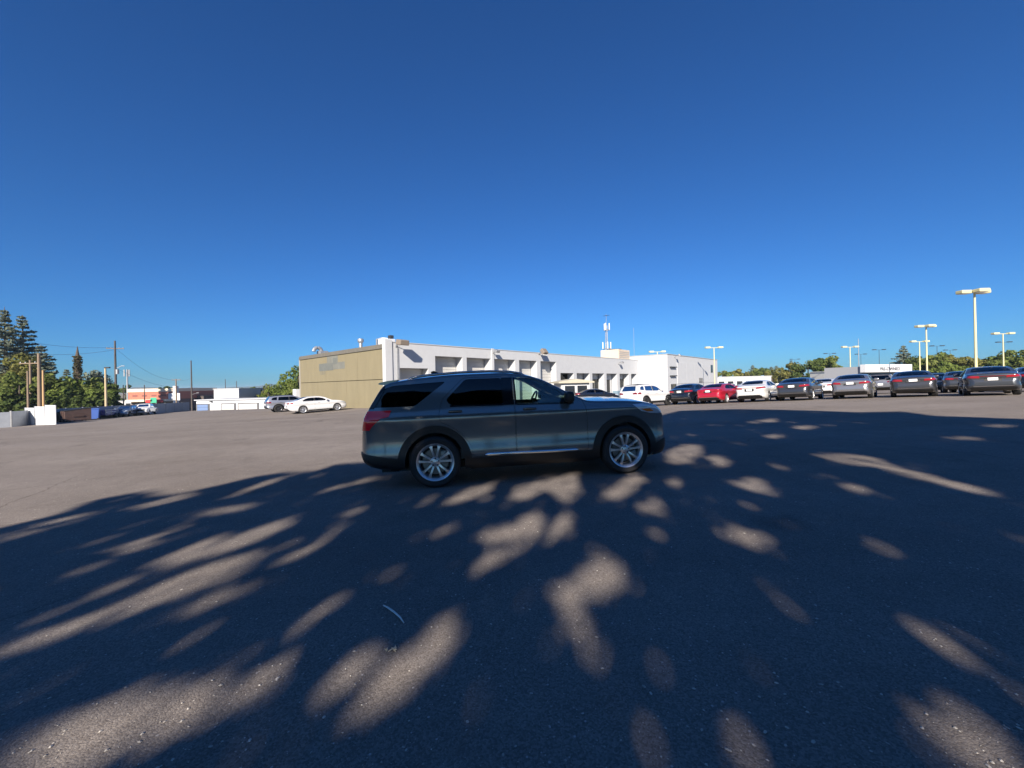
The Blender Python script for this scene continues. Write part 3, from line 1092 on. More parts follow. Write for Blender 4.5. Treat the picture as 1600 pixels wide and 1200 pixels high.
# ---- street buildings beyond
def shop():
    A, B = at(205, 636, 112), at(272, 636, 112)
    g = min(G(A.x, A.y), G(B.x, B.y)) - 0.4
    o = thing('strip_shop', 'low shop with cream and red bands beyond the left fence', 'building', (A.x, A.y, g))
    Wd = B.x - A.x
    zt = at(205, 608, 112).z - g
    mc, mr = mat('cream stucco', (0.72, 0.58, 0.42), 0.8), mat('red-brown fascia', (0.42, 0.14, 0.09), 0.7, var=0.1)
    q = MB()
    q.box(0, Wd, 0, 16, 0, zt - 1.4)
    q.build('wall', mat('dark shopfront', (0.16, 0.11, 0.10), 0.7), o)
    q = MB()
    q.box(-0.3, Wd + 0.3, -0.8, 16, zt - 0.9, zt)
    q.build('upper_band', mc, o)
    q = MB()
    q.box(-0.2, Wd + 0.2, -0.6, 15.8, zt - 3.0, zt - 0.9)
    q.build('fascia', mr, o)
    q = MB()
    q.box(-0.35, Wd + 0.3, -1.3, 0, zt - 3.6, zt - 3.0)
    q.build('canopy_edge', mc, o)
    q = MB()
    q.box(Wd * 0.45, Wd * 0.85, -1.5, -1.32, zt - 3.9, zt - 3.1)
    q.build('sign_board', mat('red sign', (0.5, 0.03, 0.03), 0.5), o)
    for k in range(5):
        q = MB()
        q.box(Wd * (0.04 + 0.19 * k), Wd * (0.19 + 0.19 * k), -0.05, 0.0, 0.6, zt - 3.9)
        q.build('window', mat('dark window pane', (0.02, 0.024, 0.03), 0.08), o)
    for k in range(4):
        q = MB()
        q.box(Wd * (0.08 + 0.22 * k), Wd * (0.2 + 0.22 * k), -0.63, -0.6, zt - 2.2, zt - 1.7)
        q.build('fascia_panel', mat('darker fascia', (0.20, 0.075, 0.06), 0.7), o)
    q = MB()
    q.box(Wd + 0.6, Wd + 1.4, -1, 0, 0, zt + 0.6)
    q.box(Wd - 0.6, Wd + 2.6, -1.1, -0.9, zt - 3.4, zt - 1.4)
    q.build('pylon', M_WHITE2, o)
shop()
def warehouse(name, label, px0, px1, ytop, d, m, wm=None, n=0, depth=14, base=None):
    A, B = at(px0, ytop, d), at(px1, ytop, d)
    zt = 0.5 * (A.z + B.z)
    g = (G(A.x, d) if base is None else base) - 0.3
    o = thing(name, label, 'building', (A.x, d, g))
    Wd = B.x - A.x
    q = MB()
    q.box(0, Wd, 0, depth, 0, zt - g - 0.15)
    q.build('wall', m, o)
    q = MB()
    q.box(-0.15, Wd + 0.15, -0.15, depth + 0.15, zt - g - 0.15, zt - g)
    q.build('roof', mat('roof sheet ' + name, tuple(min(0.8, 1.05 * c) for c in m.node_tree.nodes['Principled BSDF'].inputs['Base Color'].default_value[:3]), 0.6), o)
    for k in range(n):
        q = MB()
        x = Wd * (k + 0.5) / n
        q.box(x - 0.7, x + 0.7, -0.05, 0, (zt - g) * 0.35, (zt - g) * 0.68)
        q.build('window', mat('dark window pane', (0.02, 0.024, 0.03), 0.08), o)
    return o, Wd, zt - g
warehouse('dark_shop', 'dark roofed low building between the red-banded shop and the black pole', 276, 318, 619, 120, mat('dark brown wall', (0.09, 0.075, 0.07), 0.8), n=4)
warehouse('grey_shed', 'long low grey shed left of the red-banded shop', 150, 206, 627, 118, mat('pale grey sheet', (0.42, 0.42, 0.42), 0.7, var=0.05), n=5)
p = at(240, 636, 96)
o = thing('green_sign', 'small green street sign board behind the far pickup', 'sign', (p.x, p.y, G(p.x, p.y)))
hz = at(240, 621.5, 96).z - G(p.x, p.y)
for a in (-0.5, 0.5):
    q = MB()
    q.tube([(a, 0.08, 0), (a, 0.08, hz)], 0.05, 6)
    q.build('post', M_GALV, o)
q = MB()
q.rbox(0, 0, hz - 0.6, 1.5, 0.06, 1.3, 0.02)
q.build('board', mat('sign green', (0.05, 0.36, 0.22), 0.5), o)
# storage garage in the lower yard
A, B = at(306, 640, 74), at(428, 640, 74)
zt = at(320, 624.5, 74).z
g = zt - 3.1
Wd = B.x - A.x
sg = thing('storage_garage', 'low white storage garage with one blue and two white doors beyond the lot edge', 'building', (A.x, 74, g))
q = MB()
q.box(0, Wd + 3, 0.15, 8, -0.5, 2.95)
q.build('wall', M_WHITE2, sg)
q = MB()
q.box(-0.2, Wd + 3.2, -0.15, 8.2, 2.95, 3.12)
q.build('roof', M_WHITE, sg)
def sx(px):
    return at(px, 630, 74).x - A.x
for a, b, m in ((308.5, 325, mat('blue door paint', (0.13, 0.20, 0.36), 0.6)), (347, 366, M_ROLL), (373, 402, M_ROLL)):
    q = MB()
    q.box(sx(a) - 0.2, sx(b) + 0.2, 0.02, 0.15, -0.5, 2.36)
    fr = q.build('garage_door', mat('door frame grey', (0.10, 0.10, 0.11), 0.6), sg)
    for k in range(5):
        q = MB()
        q.box(sx(a), sx(b), -0.07, -0.02, -0.45 + k * 0.53, 0.05 + k * 0.53)
        q.build('slat', m, fr)
q = MB()
q.rbox(sx(330), -0.1, 2.75, 0.4, 0.2, 0.2, 0.03)
q.build('wall_lamp', M_DARK, sg)
warehouse('white_box_building', 'plain white box building behind the storage garage', 334, 373, 607, 92, M_WHITE, depth=10, base=-3.4)
p = at(466, 635, 50)
o = thing('electrical_cabinet', 'plain white cabinet at the far left end of the tan wall', 'cabinet', (p.x, p.y, G(p.x, p.y)), WALL_RZ)
hh = at(466, 608, 50).z - G(p.x, p.y)
q = MB()
q.rbox(0, 0, hh / 2 + 0.05, 0.9, 0.9, hh - 0.1, 0.03)
q.build('cabinet', M_WHITE2, o)
q = MB()
q.box(-0.47, -0.45, -0.38, 0.38, 0.25, hh - 0.15)
q.box(-0.38, 0.38, -0.47, -0.45, 0.25, hh - 0.15)
q.build('door', M_WHITE2, o)
q = MB()
q.box(-0.5, 0.5, -0.5, 0.5, -0.1, 0.06)
q.build('plinth', M_CONC, o)

# ================================================================== MIDDLE AND RIGHT BACKGROUND
# cream-roofed hut in front of the garage
p = at(893, 618, 46)
g = G(p.x, p.y)
hut = thing('attendant_hut', 'small hut with wide cream flat roof in front of the garage, behind the grey SUV', 'hut', (p.x, p.y, g), R(14))
zt = at(893, 594.5, 46).z - g
q = MB()
q.box(-1.7, 1.7, -1.2, 1.2, -0.2, zt - 0.3)
q.build('wall', M_WHITE, hut)
q = MB()
q.prism([(-2.15, zt - 0.3), (2.15, zt - 0.3), (2.15, zt - 0.14), (0, zt + 0.16), (-2.15, zt - 0.14)], -1.6, 1.6, 'y')
q.build('roof', mat('cream roof', (0.40, 0.37, 0.29), 0.7, var=0.06), hut)
for a, b in ((-1.3, -0.1), (0.2, 1.4)):
    q = MB()
    q.box(a - 0.06, b + 0.06, -1.25, -1.2, 0.95, zt - 0.55)
    wo = q.build('window', M_WHITE2, hut)
    q = MB()
    q.box(a, b, -1.27, -1.252, 1.0, zt - 0.6)
    q.build('pane', mat('dark window pane', (0.02, 0.024, 0.03)), wo)
# pre-owned sign building
A, B = at(1350.5, 575, 62), at(1423, 575, 66)
zt, zb_ = at(1352, 569.5, 62).z, at(1352, 582, 62).z
g = G(A.x, A.y)
po = thing('showroom', 'small showroom under a white fascia lettered PRE-OWNED', 'building', (A.x, A.y, g), math.atan2(B.y - A.y, B.x - A.x))
Wd = math.hypot(B.x - A.x, B.y - A.y)
q = MB()
q.box(0.3, Wd - 0.3, 0.6, 6, 0, zt - g - 0.3)
q.build('wall', mat('showroom wall', (0.3, 0.31, 0.33), 0.7), po)
q = MB()
q.rbox(Wd / 2, 0.2, (zt + zb_) / 2 - g, Wd, 0.8, zt - zb_, 0.05)
q.build('fascia', M_WHITE2, po)
for k in range(6):
    q = MB()
    q.box(0.5 + k * (Wd - 1) / 6, 0.42 + (k + 1) * (Wd - 1) / 6, 0.5, 0.6, 0.3, zb_ - g - 0.1)
    q.build('window', mat('dark window pane', (0.02, 0.024, 0.03)), po)
fc = bpy.data.curves.new('lettering', 'FONT')
fc.body = 'PRE-OWNED'
fc.size = 0.72
fc.extrude = 0.03
fc.align_x, fc.align_y = 'CENTER', 'CENTER'
fo = bpy.data.objects.new('lettering_source', fc)
COL.objects.link(fo)
bpy.context.view_layer.update()
fm = bpy.data.meshes.new_from_object(fo.evaluated_get(bpy.context.evaluated_depsgraph_get()))
bpy.data.objects.remove(fo)
lo = mesh_obj('lettering', fm, mat('letter grey', (0.15, 0.15, 0.16), 0.5), po)
lo.location = (Wd * 0.5, -0.235, (zt + zb_) / 2 - g - 0.12)
lo.rotation_euler = (R(90), 0, 0)
lo.scale = (1.25, 1, 1)
# long low white building behind the parked row
warehouse('white_sales_building', 'long low white building behind the red sedan', 1120, 1205, 588, 100, M_WHITE, depth=12, n=6)
warehouse('pale_shed', 'pale low shed behind the silver sedan left of the sign', 1306, 1349, 579, 92, mat('pale cream sheet', (0.66, 0.65, 0.58), 0.7), depth=8, n=3)

# worn stall stripes at the far end of the lot
mst = mat('worn yellow stripe', (0.34, 0.29, 0.15), 0.85, var=0.25, vscale=6)
def stripe(x0, y0, x1, y1, wd=0.1):
    n = Vector((-(y1 - y0), x1 - x0)).normalized() * wd * 0.5
    vs, fs = [], []
    for i in range(11):
        t = i / 10
        x, y = x0 + (x1 - x0) * t, y0 + (y1 - y0) * t
        for s in (-1, 1):
            xx, yy = x + n.x * s, y + n.y * s
            vs.append((xx, yy, G(xx, yy) + 0.012))
    fs = [(2 * i, 2 * i + 2, 2 * i + 3, 2 * i + 1) for i in range(10)]
    tag(MB().add(vs, fs).build('parking_stripe', mst), kind='structure')
pa, pb = at(402, 667, 24), at(432, 669.5, 24.5)
stripe(pa.x, pa.y, pb.x, pb.y, 0.12)
# ================================================================== VEHICLES
class Hull:
    """The outer skin of a car as a closed loft; x forward from the rear axle, y left, z up."""
    def __init__(s, sp):
        s.sp = sp
        s.zt, s.zb, s.W = pchip(*zip(*sp['zt'])), pchip(*zip(*sp['zb'])), pchip(*zip(*sp['W']))
        s.S = pchip(*zip(*sp['S']))
        s.x0, s.x1 = sp['zt'][0][0], sp['zt'][-1][0]
        s.verts, s.faces = s.loft(0.0)
        s.tris = []
        for q in s.faces:
            s.tris += [(q[0], q[2], q[1]), (q[0], q[3], q[2])]
        V = np.array(s.verts)
        T = np.array(s.tris)
        fn = np.cross(V[T[:, 1]] - V[T[:, 0]], V[T[:, 2]] - V[T[:, 0]])
        vn = np.zeros_like(V)
        for k in range(3):
            np.add.at(vn, T[:, k], fn)
        vn /= np.maximum(np.linalg.norm(vn, axis=1, keepdims=True), 1e-12)
        s.vn = vn
        s.V = V
        s.bvh = BVHTree.FromPolygons([tuple(v) for v in s.verts], s.tris)
    def yside(s, x, z):
        return max(0.05, s.W(x) + s.S(z))
    def section(s, x, ins):
        sp = s.sp
        e = 1.0
        Rr = 0.12
        for dd in (x - s.x0, s.x1 - x):
            if dd < Rr:
                e = min(e, math.sqrt(max(0, 1 - ((Rr - dd) / Rr)**2)))
        sh = (1 - e)
        zt = s.zt(x) - ins - sh * 0.05
        zb = s.zb(x) + ins + sh * 0.06
        cr = sp.get('crown', 0.05)
        r = sp.get('edge', 0.06)
        ze = max(zt - cr - r, zb + 0.12)
        rb = 0.05
        def Y(z):
            return max(0.05, s.yside(x, z) - ins - sh * 0.10)
        pts = [(0.0, zb), (Y(zb + rb) * 0.5, zb), (Y(zb + rb) - rb, zb)]
        K = sp.get('K', 26)
        for k in range(K + 1):
            z = zb + rb + (ze - zb - rb) * k / K
            pts.append((Y(z), z))
        ye = Y(ze)
        rr = min(r * 1.3, ye * 0.5)
        for a in (22.5, 45, 67.5, 90):
            pts.append((ye - rr * (1 - math.cos(R(a))), ze + r * math.sin(R(a))))
        y1, z1 = pts[-1]
        c2 = zt - z1
        for k in range(1, 9):
            y = y1 * (1 - k / 8)
            pts.append((y, zt - c2 * abs(y / y1)**2.2))
        return pts
    def loft(s, ins, xa=None, xb=None, n=None):
        xa = s.x0 + ins if xa is None else xa
        xb = s.x1 - ins if xb is None else xb
        L = xb - xa
        e = [0, .004, .012, .025, .045, .07, .1, .13]
        xs = sorted(set([round(xa + v, 4) for v in e] + [round(xb - v, 4) for v in e] + [round(xa + .16 + (L - .32) * i / (n or s.sp.get('n', 90)), 4) for i in range((n or s.sp.get('n', 90)) + 1)]))
        V, F = [], []
        tail = s.sp.get('tail')
        M = None
        for x in xs:
            h = s.section(x, ins)
            M = len(h) - 1
            ring = [(x, y, z) for y, z in h] + [(x, -y, z) for y, z in h[-2:0:-1]]
            V += ring
        N = 2 * M
        for i in range(len(xs) - 1):
            for k in range(N):
                k2 = (k + 1) % N
                F.append((i * N + k, (i + 1) * N + k, (i + 1) * N + k2, i * N + k2))
        for base, flip in ((0, False), ((len(xs) - 1) * N, True)):
            for k in range(M):
                a, b, c, d = k, k + 1, (N - k - 1) % N, (N - k) % N
                q = [base + a, base + b, base + c, base + d]
                if k == 0:
                    q = [base + a, base + b, base + c]
                elif k == M - 1:
                    q = [base + a, base + b, base + d]
                if flip:
                    q.reverse()
                if len(q) == 3:
                    q = q + [q[2]]
                F.append(tuple(q))
        if tail:   # shape of the tail and nose seen from the side
            tf, nf = pchip(*zip(*tail)), pchip(*zip(*s.sp['nose']))
            out = []
            for (x, y, z) in V:
                wt = max(0, 1 - (x - s.x0) / 0.45)**2
                wn_ = max(0, 1 - (s.x1 - x) / 0.45)**2
                out.append((x + tf(z) * wt + nf(z) * wn_, y, z))
            V = out
        return V, F
    def mesh(s, off=0.0):
        V = s.V + s.vn * off
        return V, s.faces

def raw_mesh(V, F, mi=0):
    me = bpy.data.meshes.new('tmp')
    F = [tuple(dict.fromkeys(f)) for f in F]
    me.from_pydata([tuple(v) for v in V], [], F)
    me.polygons.foreach_set('material_index', [mi] * len(F))
    bm = bmesh.new()
    bm.from_mesh(me)
    bmesh.ops.remove_doubles(bm, verts=bm.verts, dist=1e-6)
    bmesh.ops.recalc_face_normals(bm, faces=bm.faces)
    bm.to_mesh(me)
    bm.free()
    return me
SLOTS = [bpy.data.materials.new('slot%d' % i) for i in range(3)]
def boolean(A, B, op):
    """Boolean of two meshes (A is left alone), material indices kept."""
    for me in (A, B):
        if len(me.materials) == 0:
            for m in SLOTS:
                me.materials.append(m)
    oa, ob = bpy.data.objects.new('ta', A), bpy.data.objects.new('tb', B)
    COL.objects.link(oa)
    COL.objects.link(ob)
    md = oa.modifiers.new('b', 'BOOLEAN')
    md.operation = op
    md.object = ob
    md.solver = SOLVER
    if SOLVER == 'EXACT':
        md.material_mode = 'INDEX'
    dg = bpy.context.evaluated_depsgraph_get()
    dg.update()
    r = bpy.data.meshes.new_from_object(oa.evaluated_get(dg))
    bpy.data.objects.remove(oa)
    bpy.data.objects.remove(ob)
    return r
SOLVER = 'MANIFOLD'

def prism_mesh(poly, a0, a1, axis='y', mi=1):
    q = MB().prism(poly, a0, a1, axis, mi)
    return raw_mesh(q.v, q.f, mi)
def join_raw(parts, mi=1):
    q = MB()
    for p in parts:
        q.add(p.v, p.f, mi)
    return raw_mesh(q.v, q.f, mi)
def both_sides(poly, y0, y1, mi=1):
    q = MB()
    q.prism(poly, y0, y1, 'y', mi)
    q.prism(poly, -y1, -y0, 'y', mi)
    return raw_mesh(q.v, q.f, mi)

def smooth_to(me, hull):
    """Shading normals of a cut panel taken from the uncut skin."""
    nv = len(me.vertices)
    if nv == 0:
        return me
    me.polygons.foreach_set('use_smooth', [True] * len(me.polygons))
    hn = [None] * nv
    for v in me.vertices:
        loc, nrm, idx, dist = hull.bvh.find_nearest(v.co)
        if dist is not None and dist < 0.02:
            a, b, c = hull.tris[idx]
            A, B, C = (Vector(hull.V[i]) for i in (a, b, c))
            v0, v1, v2 = B - A, C - A, loc - A
            d00, d01, d11, d20, d21 = v0.dot(v0), v0.dot(v1), v1.dot(v1), v2.dot(v0), v2.dot(v1)
            den = d00 * d11 - d01 * d01
            if abs(den) < 1e-14:
                hn[v.index] = Vector(hull.vn[a])
                continue
            w1, w2 = (d11 * d20 - d01 * d21) / den, (d00 * d21 - d01 * d20) / den
            n = Vector(hull.vn[a]) * (1 - w1 - w2) + Vector(hull.vn[b]) * w1 + Vector(hull.vn[c]) * w2
            hn[v.index] = n.normalized() if n.length > 1e-6 else nrm
    ns = [(0, 0, 0)] * len(me.loops)
    for p in me.polygons:
        for li in p.loop_indices:
            h = hn[me.loops[li].vertex_index]
            ns[li] = tuple(h) if h is not None and h.dot(p.normal) > 0.8 else tuple(p.normal)
    me.normals_split_custom_set(ns)
    return me

def shell(hull, o1, o2, mi=0):
    """A thin closed shell that follows the skin between two offsets."""
    V1, F = hull.mesh(o1)
    V2, _ = hull.mesh(o2)
    a, b = raw_mesh(V1, F, mi), raw_mesh(V2, F, mi)
    return boolean(a, b, 'DIFFERENCE')

M_TYRE = mat('tyre rubber', (0.018, 0.018, 0.019), 0.75, bump=0.15, bscale=60)
M_RIM = mat('machined alloy', (0.66, 0.66, 0.67), 0.3, 0.75)
M_RIMD = mat('dark alloy', (0.10, 0.10, 0.105), 0.35, 0.9)
M_DISC = mat('brake disc', (0.20, 0.20, 0.20), 0.4, 0.9)
M_CHROME = mat('chrome', (0.75, 0.76, 0.78), 0.08, 1.0)
M_CLAD = mat('black cladding', (0.010, 0.010, 0.011), 0.5, bump=0.1, bscale=200)
M_TAIL = mat('tail lamp red', (0.80, 0.010, 0.018), 0.12, 0.0, 1.0)
M_TAILD = mat('dark tail lamp red', (0.16, 0.008, 0.012), 0.12, 0.0, 1.0)
M_TAILM = mat('sedan tail lamp red', (0.26, 0.008, 0.014), 0.12, 0.0, 1.0)
M_HEAD = mat('head lamp', (0.55, 0.60, 0.66), 0.08, 0.3, 1.0)
M_AMBER = mat('amber reflector', (0.65, 0.16, 0.01), 0.2, 0.0, 1.0)
M_PLATE = mat('plate white', (0.80, 0.80, 0.80), 0.5)
M_TINT = glass('privacy glass', (0.07, 0.075, 0.085), 1.6)
M_CLEAR = glass('green door glass', (0.82, 0.92, 0.88), 1.65)
M_MIDT = glass('tinted car glass', (0.12, 0.145, 0.16), 1.55)
M_GLOSSB = mat('gloss black trim', (.006, .006, .007), .12)
M_SEAT = mat('dark seat cloth', (0.02, 0.02, 0.022), 0.8)
M_DASH = mat('dash grey', (0.05, 0.05, 0.055), 0.7)

def wheel_meshes(r, rim_r, width, spokes, dark):
    """Hub + disc, tyre, rim; the outer face looks along -y."""
    w = width / 2
    ty = MB()
    prof = [(rim_r - 0.012, w * 0.92), (rim_r + 0.012, w), (rim_r + 0.05, w * 1.06), ((r + rim_r) / 2 + 0.015, w * 1.10), (r - 0.028, w * 1.0), (r - 0.006, w * 0.84), (r, w * 0.62)]
    for g in (0.36, 0.12, -0.12, -0.36):
        prof += [(r, w * (g + 0.05)), (r - 0.009, w * (g + 0.03)), (r - 0.009, w * (g - 0.03)), (r, w * (g - 0.05))]
    prof += [(r, -w * 0.62), (r - 0.006, -w * 0.84), (r - 0.028, -w * 1.0), ((r + rim_r) / 2 + 0.015, -w * 1.10), (rim_r + 0.05, -w * 1.06), (rim_r + 0.012, -w), (rim_r - 0.012, -w * 0.92)]
    ty.lathe_y(prof, 48)
    rm = MB()
    rm.lathe_y([(rim_r - 0.012, w * 0.9), (rim_r - 0.03, w * 0.5), (rim_r - 0.04, -w * 0.3), (rim_r - 0.03, -w * 0.7), (rim_r - 0.02, -w * 0.86), (rim_r - 0.002, -w * 0.98), (rim_r + 0.012, -w * 1.03), (rim_r + 0.014, -w * 0.9)], 48)
    yo = -w * 0.86
    for k in range(spokes):
        a = 2 * math.pi * (k // 2) / (spokes // 2) + (0.255 if k % 2 else -0.255) + 0.3
        ah = 2 * math.pi * (k // 2) / (spokes // 2) + (0.24 if k % 2 else -0.24) + 0.3
        v = []
        for (rr, wd, y0, th, an) in ((0.045, 0.017, yo + 0.026, 0.04, ah), (rim_r * 0.5, 0.0125, yo + 0.004, 0.035, (a + ah) / 2), (rim_r * 0.8, 0.016, yo + 0.0, 0.03, a), (rim_r - 0.018, 0.030, yo + 0.006, 0.03, a * 1.0)):
            ca, sa = math.cos(an), math.sin(an)
            for sgn, dy in ((-1, 0), (1, 0), (1.25, th), (-1.25, th)):
                v.append((rr * ca - sgn * wd * sa, y0 + dy, rr * sa + sgn * wd * ca))
        f = []
        for i in range(3):
            for j in range(4):
                j2 = (j + 1) % 4
                f.append((4 * i + j, 4 * i + j2, 4 * i + 4 + j2, 4 * i + 4 + j))
        rm.add(v, f)
    rm.lathe_y([(0.001, yo + 0.002), (0.035, yo + 0.004), (0.075, yo + 0.02), (0.08, yo + 0.06)], 20)
    for k in range(5):
        a = 2 * math.pi * k / 5 + 0.3
        rm.tube([(0.055 * math.cos(a), yo + 0.0, 0.055 * math.sin(a)), (0.055 * math.cos(a), yo + 0.03, 0.055 * math.sin(a))], 0.011, 6, 1)
    hb = MB()
    hb.lathe_y([(0.01, 0.0), (0.07, 0.0), (0.07, -0.03), (rim_r * 0.72, -0.03), (rim_r * 0.72, -0.005), (rim_r * 0.3, 0.0), (0.05, w)], 32)
    hb.rbox(rim_r * 0.5, -0.02, rim_r * 0.25, 0.12, 0.09, 0.2, 0.02)
    hb.lathe_y([(rim_r - 0.045, w * 0.1), (0.06, w * 0.12)], 32, 1)
    hm, tm, rmm = hb.mesh('wheel', angle=35), ty.mesh('tyre', angle=40), rm.mesh('rim', angle=32)
    for m in (M_DISC, M_BLACK):
        hm.materials.append(m)
    tm.materials.append(M_TYRE)
    for m in ((M_RIMD if dark else M_RIM), M_DARK):
        rmm.materials.append(m)
    return hm, tm, rmm

def make_car(name, sp, pm):
    """Builds one car of a kind at the origin, heading +x; returns its root."""
    hull = Hull(sp)
    root = bpy.data.objects.new(name, None)
    COL.objects.link(root)
    V, F = hull.mesh(0)
    body = raw_mesh(V, F, 0)
    cx0, cx1 = sp['cabin']
    cv, cf = hull.loft(0.055, cx0, cx1, 40)
    fl = sp.get('floor', 0.42)
    cv = [(x, y, max(z, fl)) for x, y, z in cv]
    body = boolean(body, raw_mesh(cv, cf, 1), 'DIFFERENCE')
    hubz, rr = sp['hubz'], sp['arch_r']
    wb = sp['wb']
    arch = MB()
    for hx in (0, wb):
        poly = circle(hx, hubz, rr, 28, 0, math.pi, True) + [(hx - rr, -0.2), (hx + rr, -0.2)]
        arch.prism(poly, sp['tw'], 1.3, 'y', 1)
        arch.prism(poly, -1.3, -sp['tw'], 'y', 1)
    body = boolean(body, raw_mesh(arch.v, arch.f, 1), 'DIFFERENCE')
    ym = 0.35
    wins = [(k, rounded(p, 0.05), m, own) for k, p, m, own in sp['windows']]
    for k, p, m, own in wins:
        body = boolean(body, both_sides(p, ym, 1.3), 'DIFFERENCE')
    ends = sp['end_glass']           # (name, yz polygon, x range, material)
    for k, p, (xa, xb), m in ends:
        body = boolean(body, prism_mesh(rounded(p, 0.05), xa, xb, 'x'), 'DIFFERENCE')
    # doors cut free with a gap
    doors = []
    for poly in sp['doors']:
        P = rounded(poly, 0.04, 3)
        c = Vector((sum(p[0] for p in P) / len(P), sum(p[1] for p in P) / len(P)))
        Q = [tuple(c + (Vector(p) - c) * (1 - 0.006 / max((Vector(p) - c).length, 0.1))) for p in P]
        yd = sp['W'][len(sp['W']) // 2][1] - sp.get('door_t', 0.33)
        prs = []
        for sgn in (-1, 1):
            q = prism_mesh(Q, yd if sgn > 0 else -1.4, 1.4 if sgn > 0 else -yd, 'y')
            prs.append((sgn, boolean(body, q, 'INTERSECT')))
        body = boolean(body, both_sides(P, yd - 0.02, 1.4), 'DIFFERENCE')
        doors.append(prs)
    def put(nm, me, mats, parent, sm=True):
        me = smooth_to(me, hull) if sm else me
        me.materials.clear()
        for m in mats:
            me.materials.append(m)
        me.name = nm
        return mesh_obj(nm, me, mats, parent)
    inner = mat('interior trim', (.17, .17, .16), .8)
    bo = put('body', body, [pm, inner, inner], root)
    dobj = {}
    for i, prs in enumerate(doors):
        for sgn, me in prs:
            dobj[(i, sgn)] = put('door', me, [pm, inner, inner], root)
    sh = shell(hull, -0.008, -0.014)
    for k, p, m, own in wins:
        for sgn in (-1, 1):
            q = prism_mesh(p, ym if sgn > 0 else -1.3, 1.3 if sgn > 0 else -ym, 'y', 0)
            put('window', boolean(sh, q, 'INTERSECT'), [m], root if own is None else dobj[(own, sgn)])
    for k, p, (xa, xb), m in ends:
        put(k, boolean(sh, prism_mesh(rounded(p, 0.05), xa, xb, 'x', 0), 'INTERSECT'), [m], root)
    # skins laid on: cladding, lamps, trim
    cache = {}
    for (nm, poly, axis, rng, off, m, split) in sp['skins']:
        if off not in cache:
            cache[off] = shell(hull, off, -0.012)
        for sgn in ((-1, 1) if split else (1,)):
            if axis == 'y':
                a, b = (rng[0], rng[1]) if sgn > 0 else (-rng[1], -rng[0])
                q = prism_mesh(poly, a, b, 'y', 0)
            else:
                pl = poly if sgn > 0 else [(-y, z) for y, z in poly][::-1]
                q = prism_mesh(pl, rng[0], rng[1], axis, 0)
            me = boolean(cache[off], q, 'INTERSECT')
            if len(me.polygons):
                put(nm, me, [m], root)
    # wheels
    hm, tm, rm = wheel_meshes(sp['tyre_r'], sp['rim_r'], sp.get('tyre_w', 0.235), sp.get('spokes', 10), sp.get('dark_rim', False))
    for hx in (0, wb):
        for sgn in (-1, 1):
            h = link(bpy.data.objects.new('wheel', hm), root)
            h.location = (hx, sgn * sp['track'], hubz)
            h.rotation_euler = (0, 0, 0 if sgn < 0 else math.pi)
            h.rotation_euler.y = 0.4 * hx
            link(bpy.data.objects.new('tyre', tm), h)
            link(bpy.data.objects.new('rim', rm), h)
    for hx in (0, wb):
        for sgn in (-1, 1):
            q = MB()
            r0 = rr - .006
            arc = [(hx + r0 * math.cos(R(a)), hubz + r0 * math.sin(R(a))) for a in range(-16, 197, 12)]
            ya, yb = sgn * (sp['tw'] - .03), sgn * (sp['W'][len(sp['W']) // 2][1] - .07)
            n_ = len(arc)
            q.add([(x, ya, z) for x, z in arc] + [(x, yb, z) for x, z in arc], [(i, i + 1, n_ + i + 1, n_ + i) for i in range(n_ - 1)] + [tuple(range(n_))])
            q.build('wheel_house', M_BLACK, root)
    # mirrors
    mx, mz = sp['mirror']
    for sgn in (-1, 1):
        ys = hull.yside(mx, mz)
        q = MB()
        q.rbox(mx - 0.02, sgn * (ys + 0.13), mz + 0.05, 0.13, 0.24, 0.17, 0.05, 0, seg=3)
        q.rbox(mx + 0.02, sgn * (ys + 0.01), mz - 0.02, 0.09, 0.12, 0.06, 0.02)
        q.build('mirror', sp.get('mirror_mat', pm), root, angle=40)
    # handles
    for (i, hx, hz) in sp['handles']:
        for sgn in (-1, 1):
            ys = hull.yside(hx, hz)
            q = MB()
            q.rbox(hx, sgn * (ys + 0.022), hz, 0.21, 0.024, 0.032, 0.01)
            q.rbox(hx - 0.085, sgn * (ys + 0.008), hz, 0.03, 0.03, 0.028, 0.008)
            q.rbox(hx + 0.085, sgn * (ys + 0.008), hz, 0.03, 0.03, 0.028, 0.008)
            q.build('handle', sp.get('handle_mat', pm), dobj[(i, sgn)], angle=40)
    # number plate
    if 'plate' in sp:
        px_, pz, tilt = sp['plate']
        q = MB()
        q.rbox(0, 0, 0, 0.016, 0.32, 0.16, 0.006, rot=Matrix.Rotation(tilt, 3, 'Y'))
        o = q.build('license_plate', M_PLATE, root)
        loc, nrm, idx, dist = hull.bvh.ray_cast(Vector((hull.x0 - 1, 0, pz)), Vector((1, 0, 0)))
        o.location = (loc.x - 0.012, 0, pz)
    # seats seen through the glass
    sx_, sz = sp['seats']
    for i, x in enumerate(sx_):
        for y in ((-0.38, 0.38) if i == 0 else (-0.42, 0.0, 0.42)):
            q = MB()
            q.rbox(x + 0.22, y, sz - 0.02, 0.5, 0.46, 0.16, 0.06)
            q.rbox(x - 0.06, y, sz + 0.28, 0.16, 0.46, 0.62, 0.07, rot=Matrix.Rotation(-0.22, 3, 'Y'))
            q.rbox(x - 0.16, y, sz + 0.66, 0.1, 0.26, 0.2, 0.045)
            q.build('seat', M_SEAT, root, angle=50)
    dx, dz = sp['dash']
    q = MB()
    q.rbox(dx, 0, dz - 0.12, 0.45, 1.3, 0.3, 0.1, seg=3)
    q.build('dashboard', M_DASH, root, angle=50)
    q = MB()
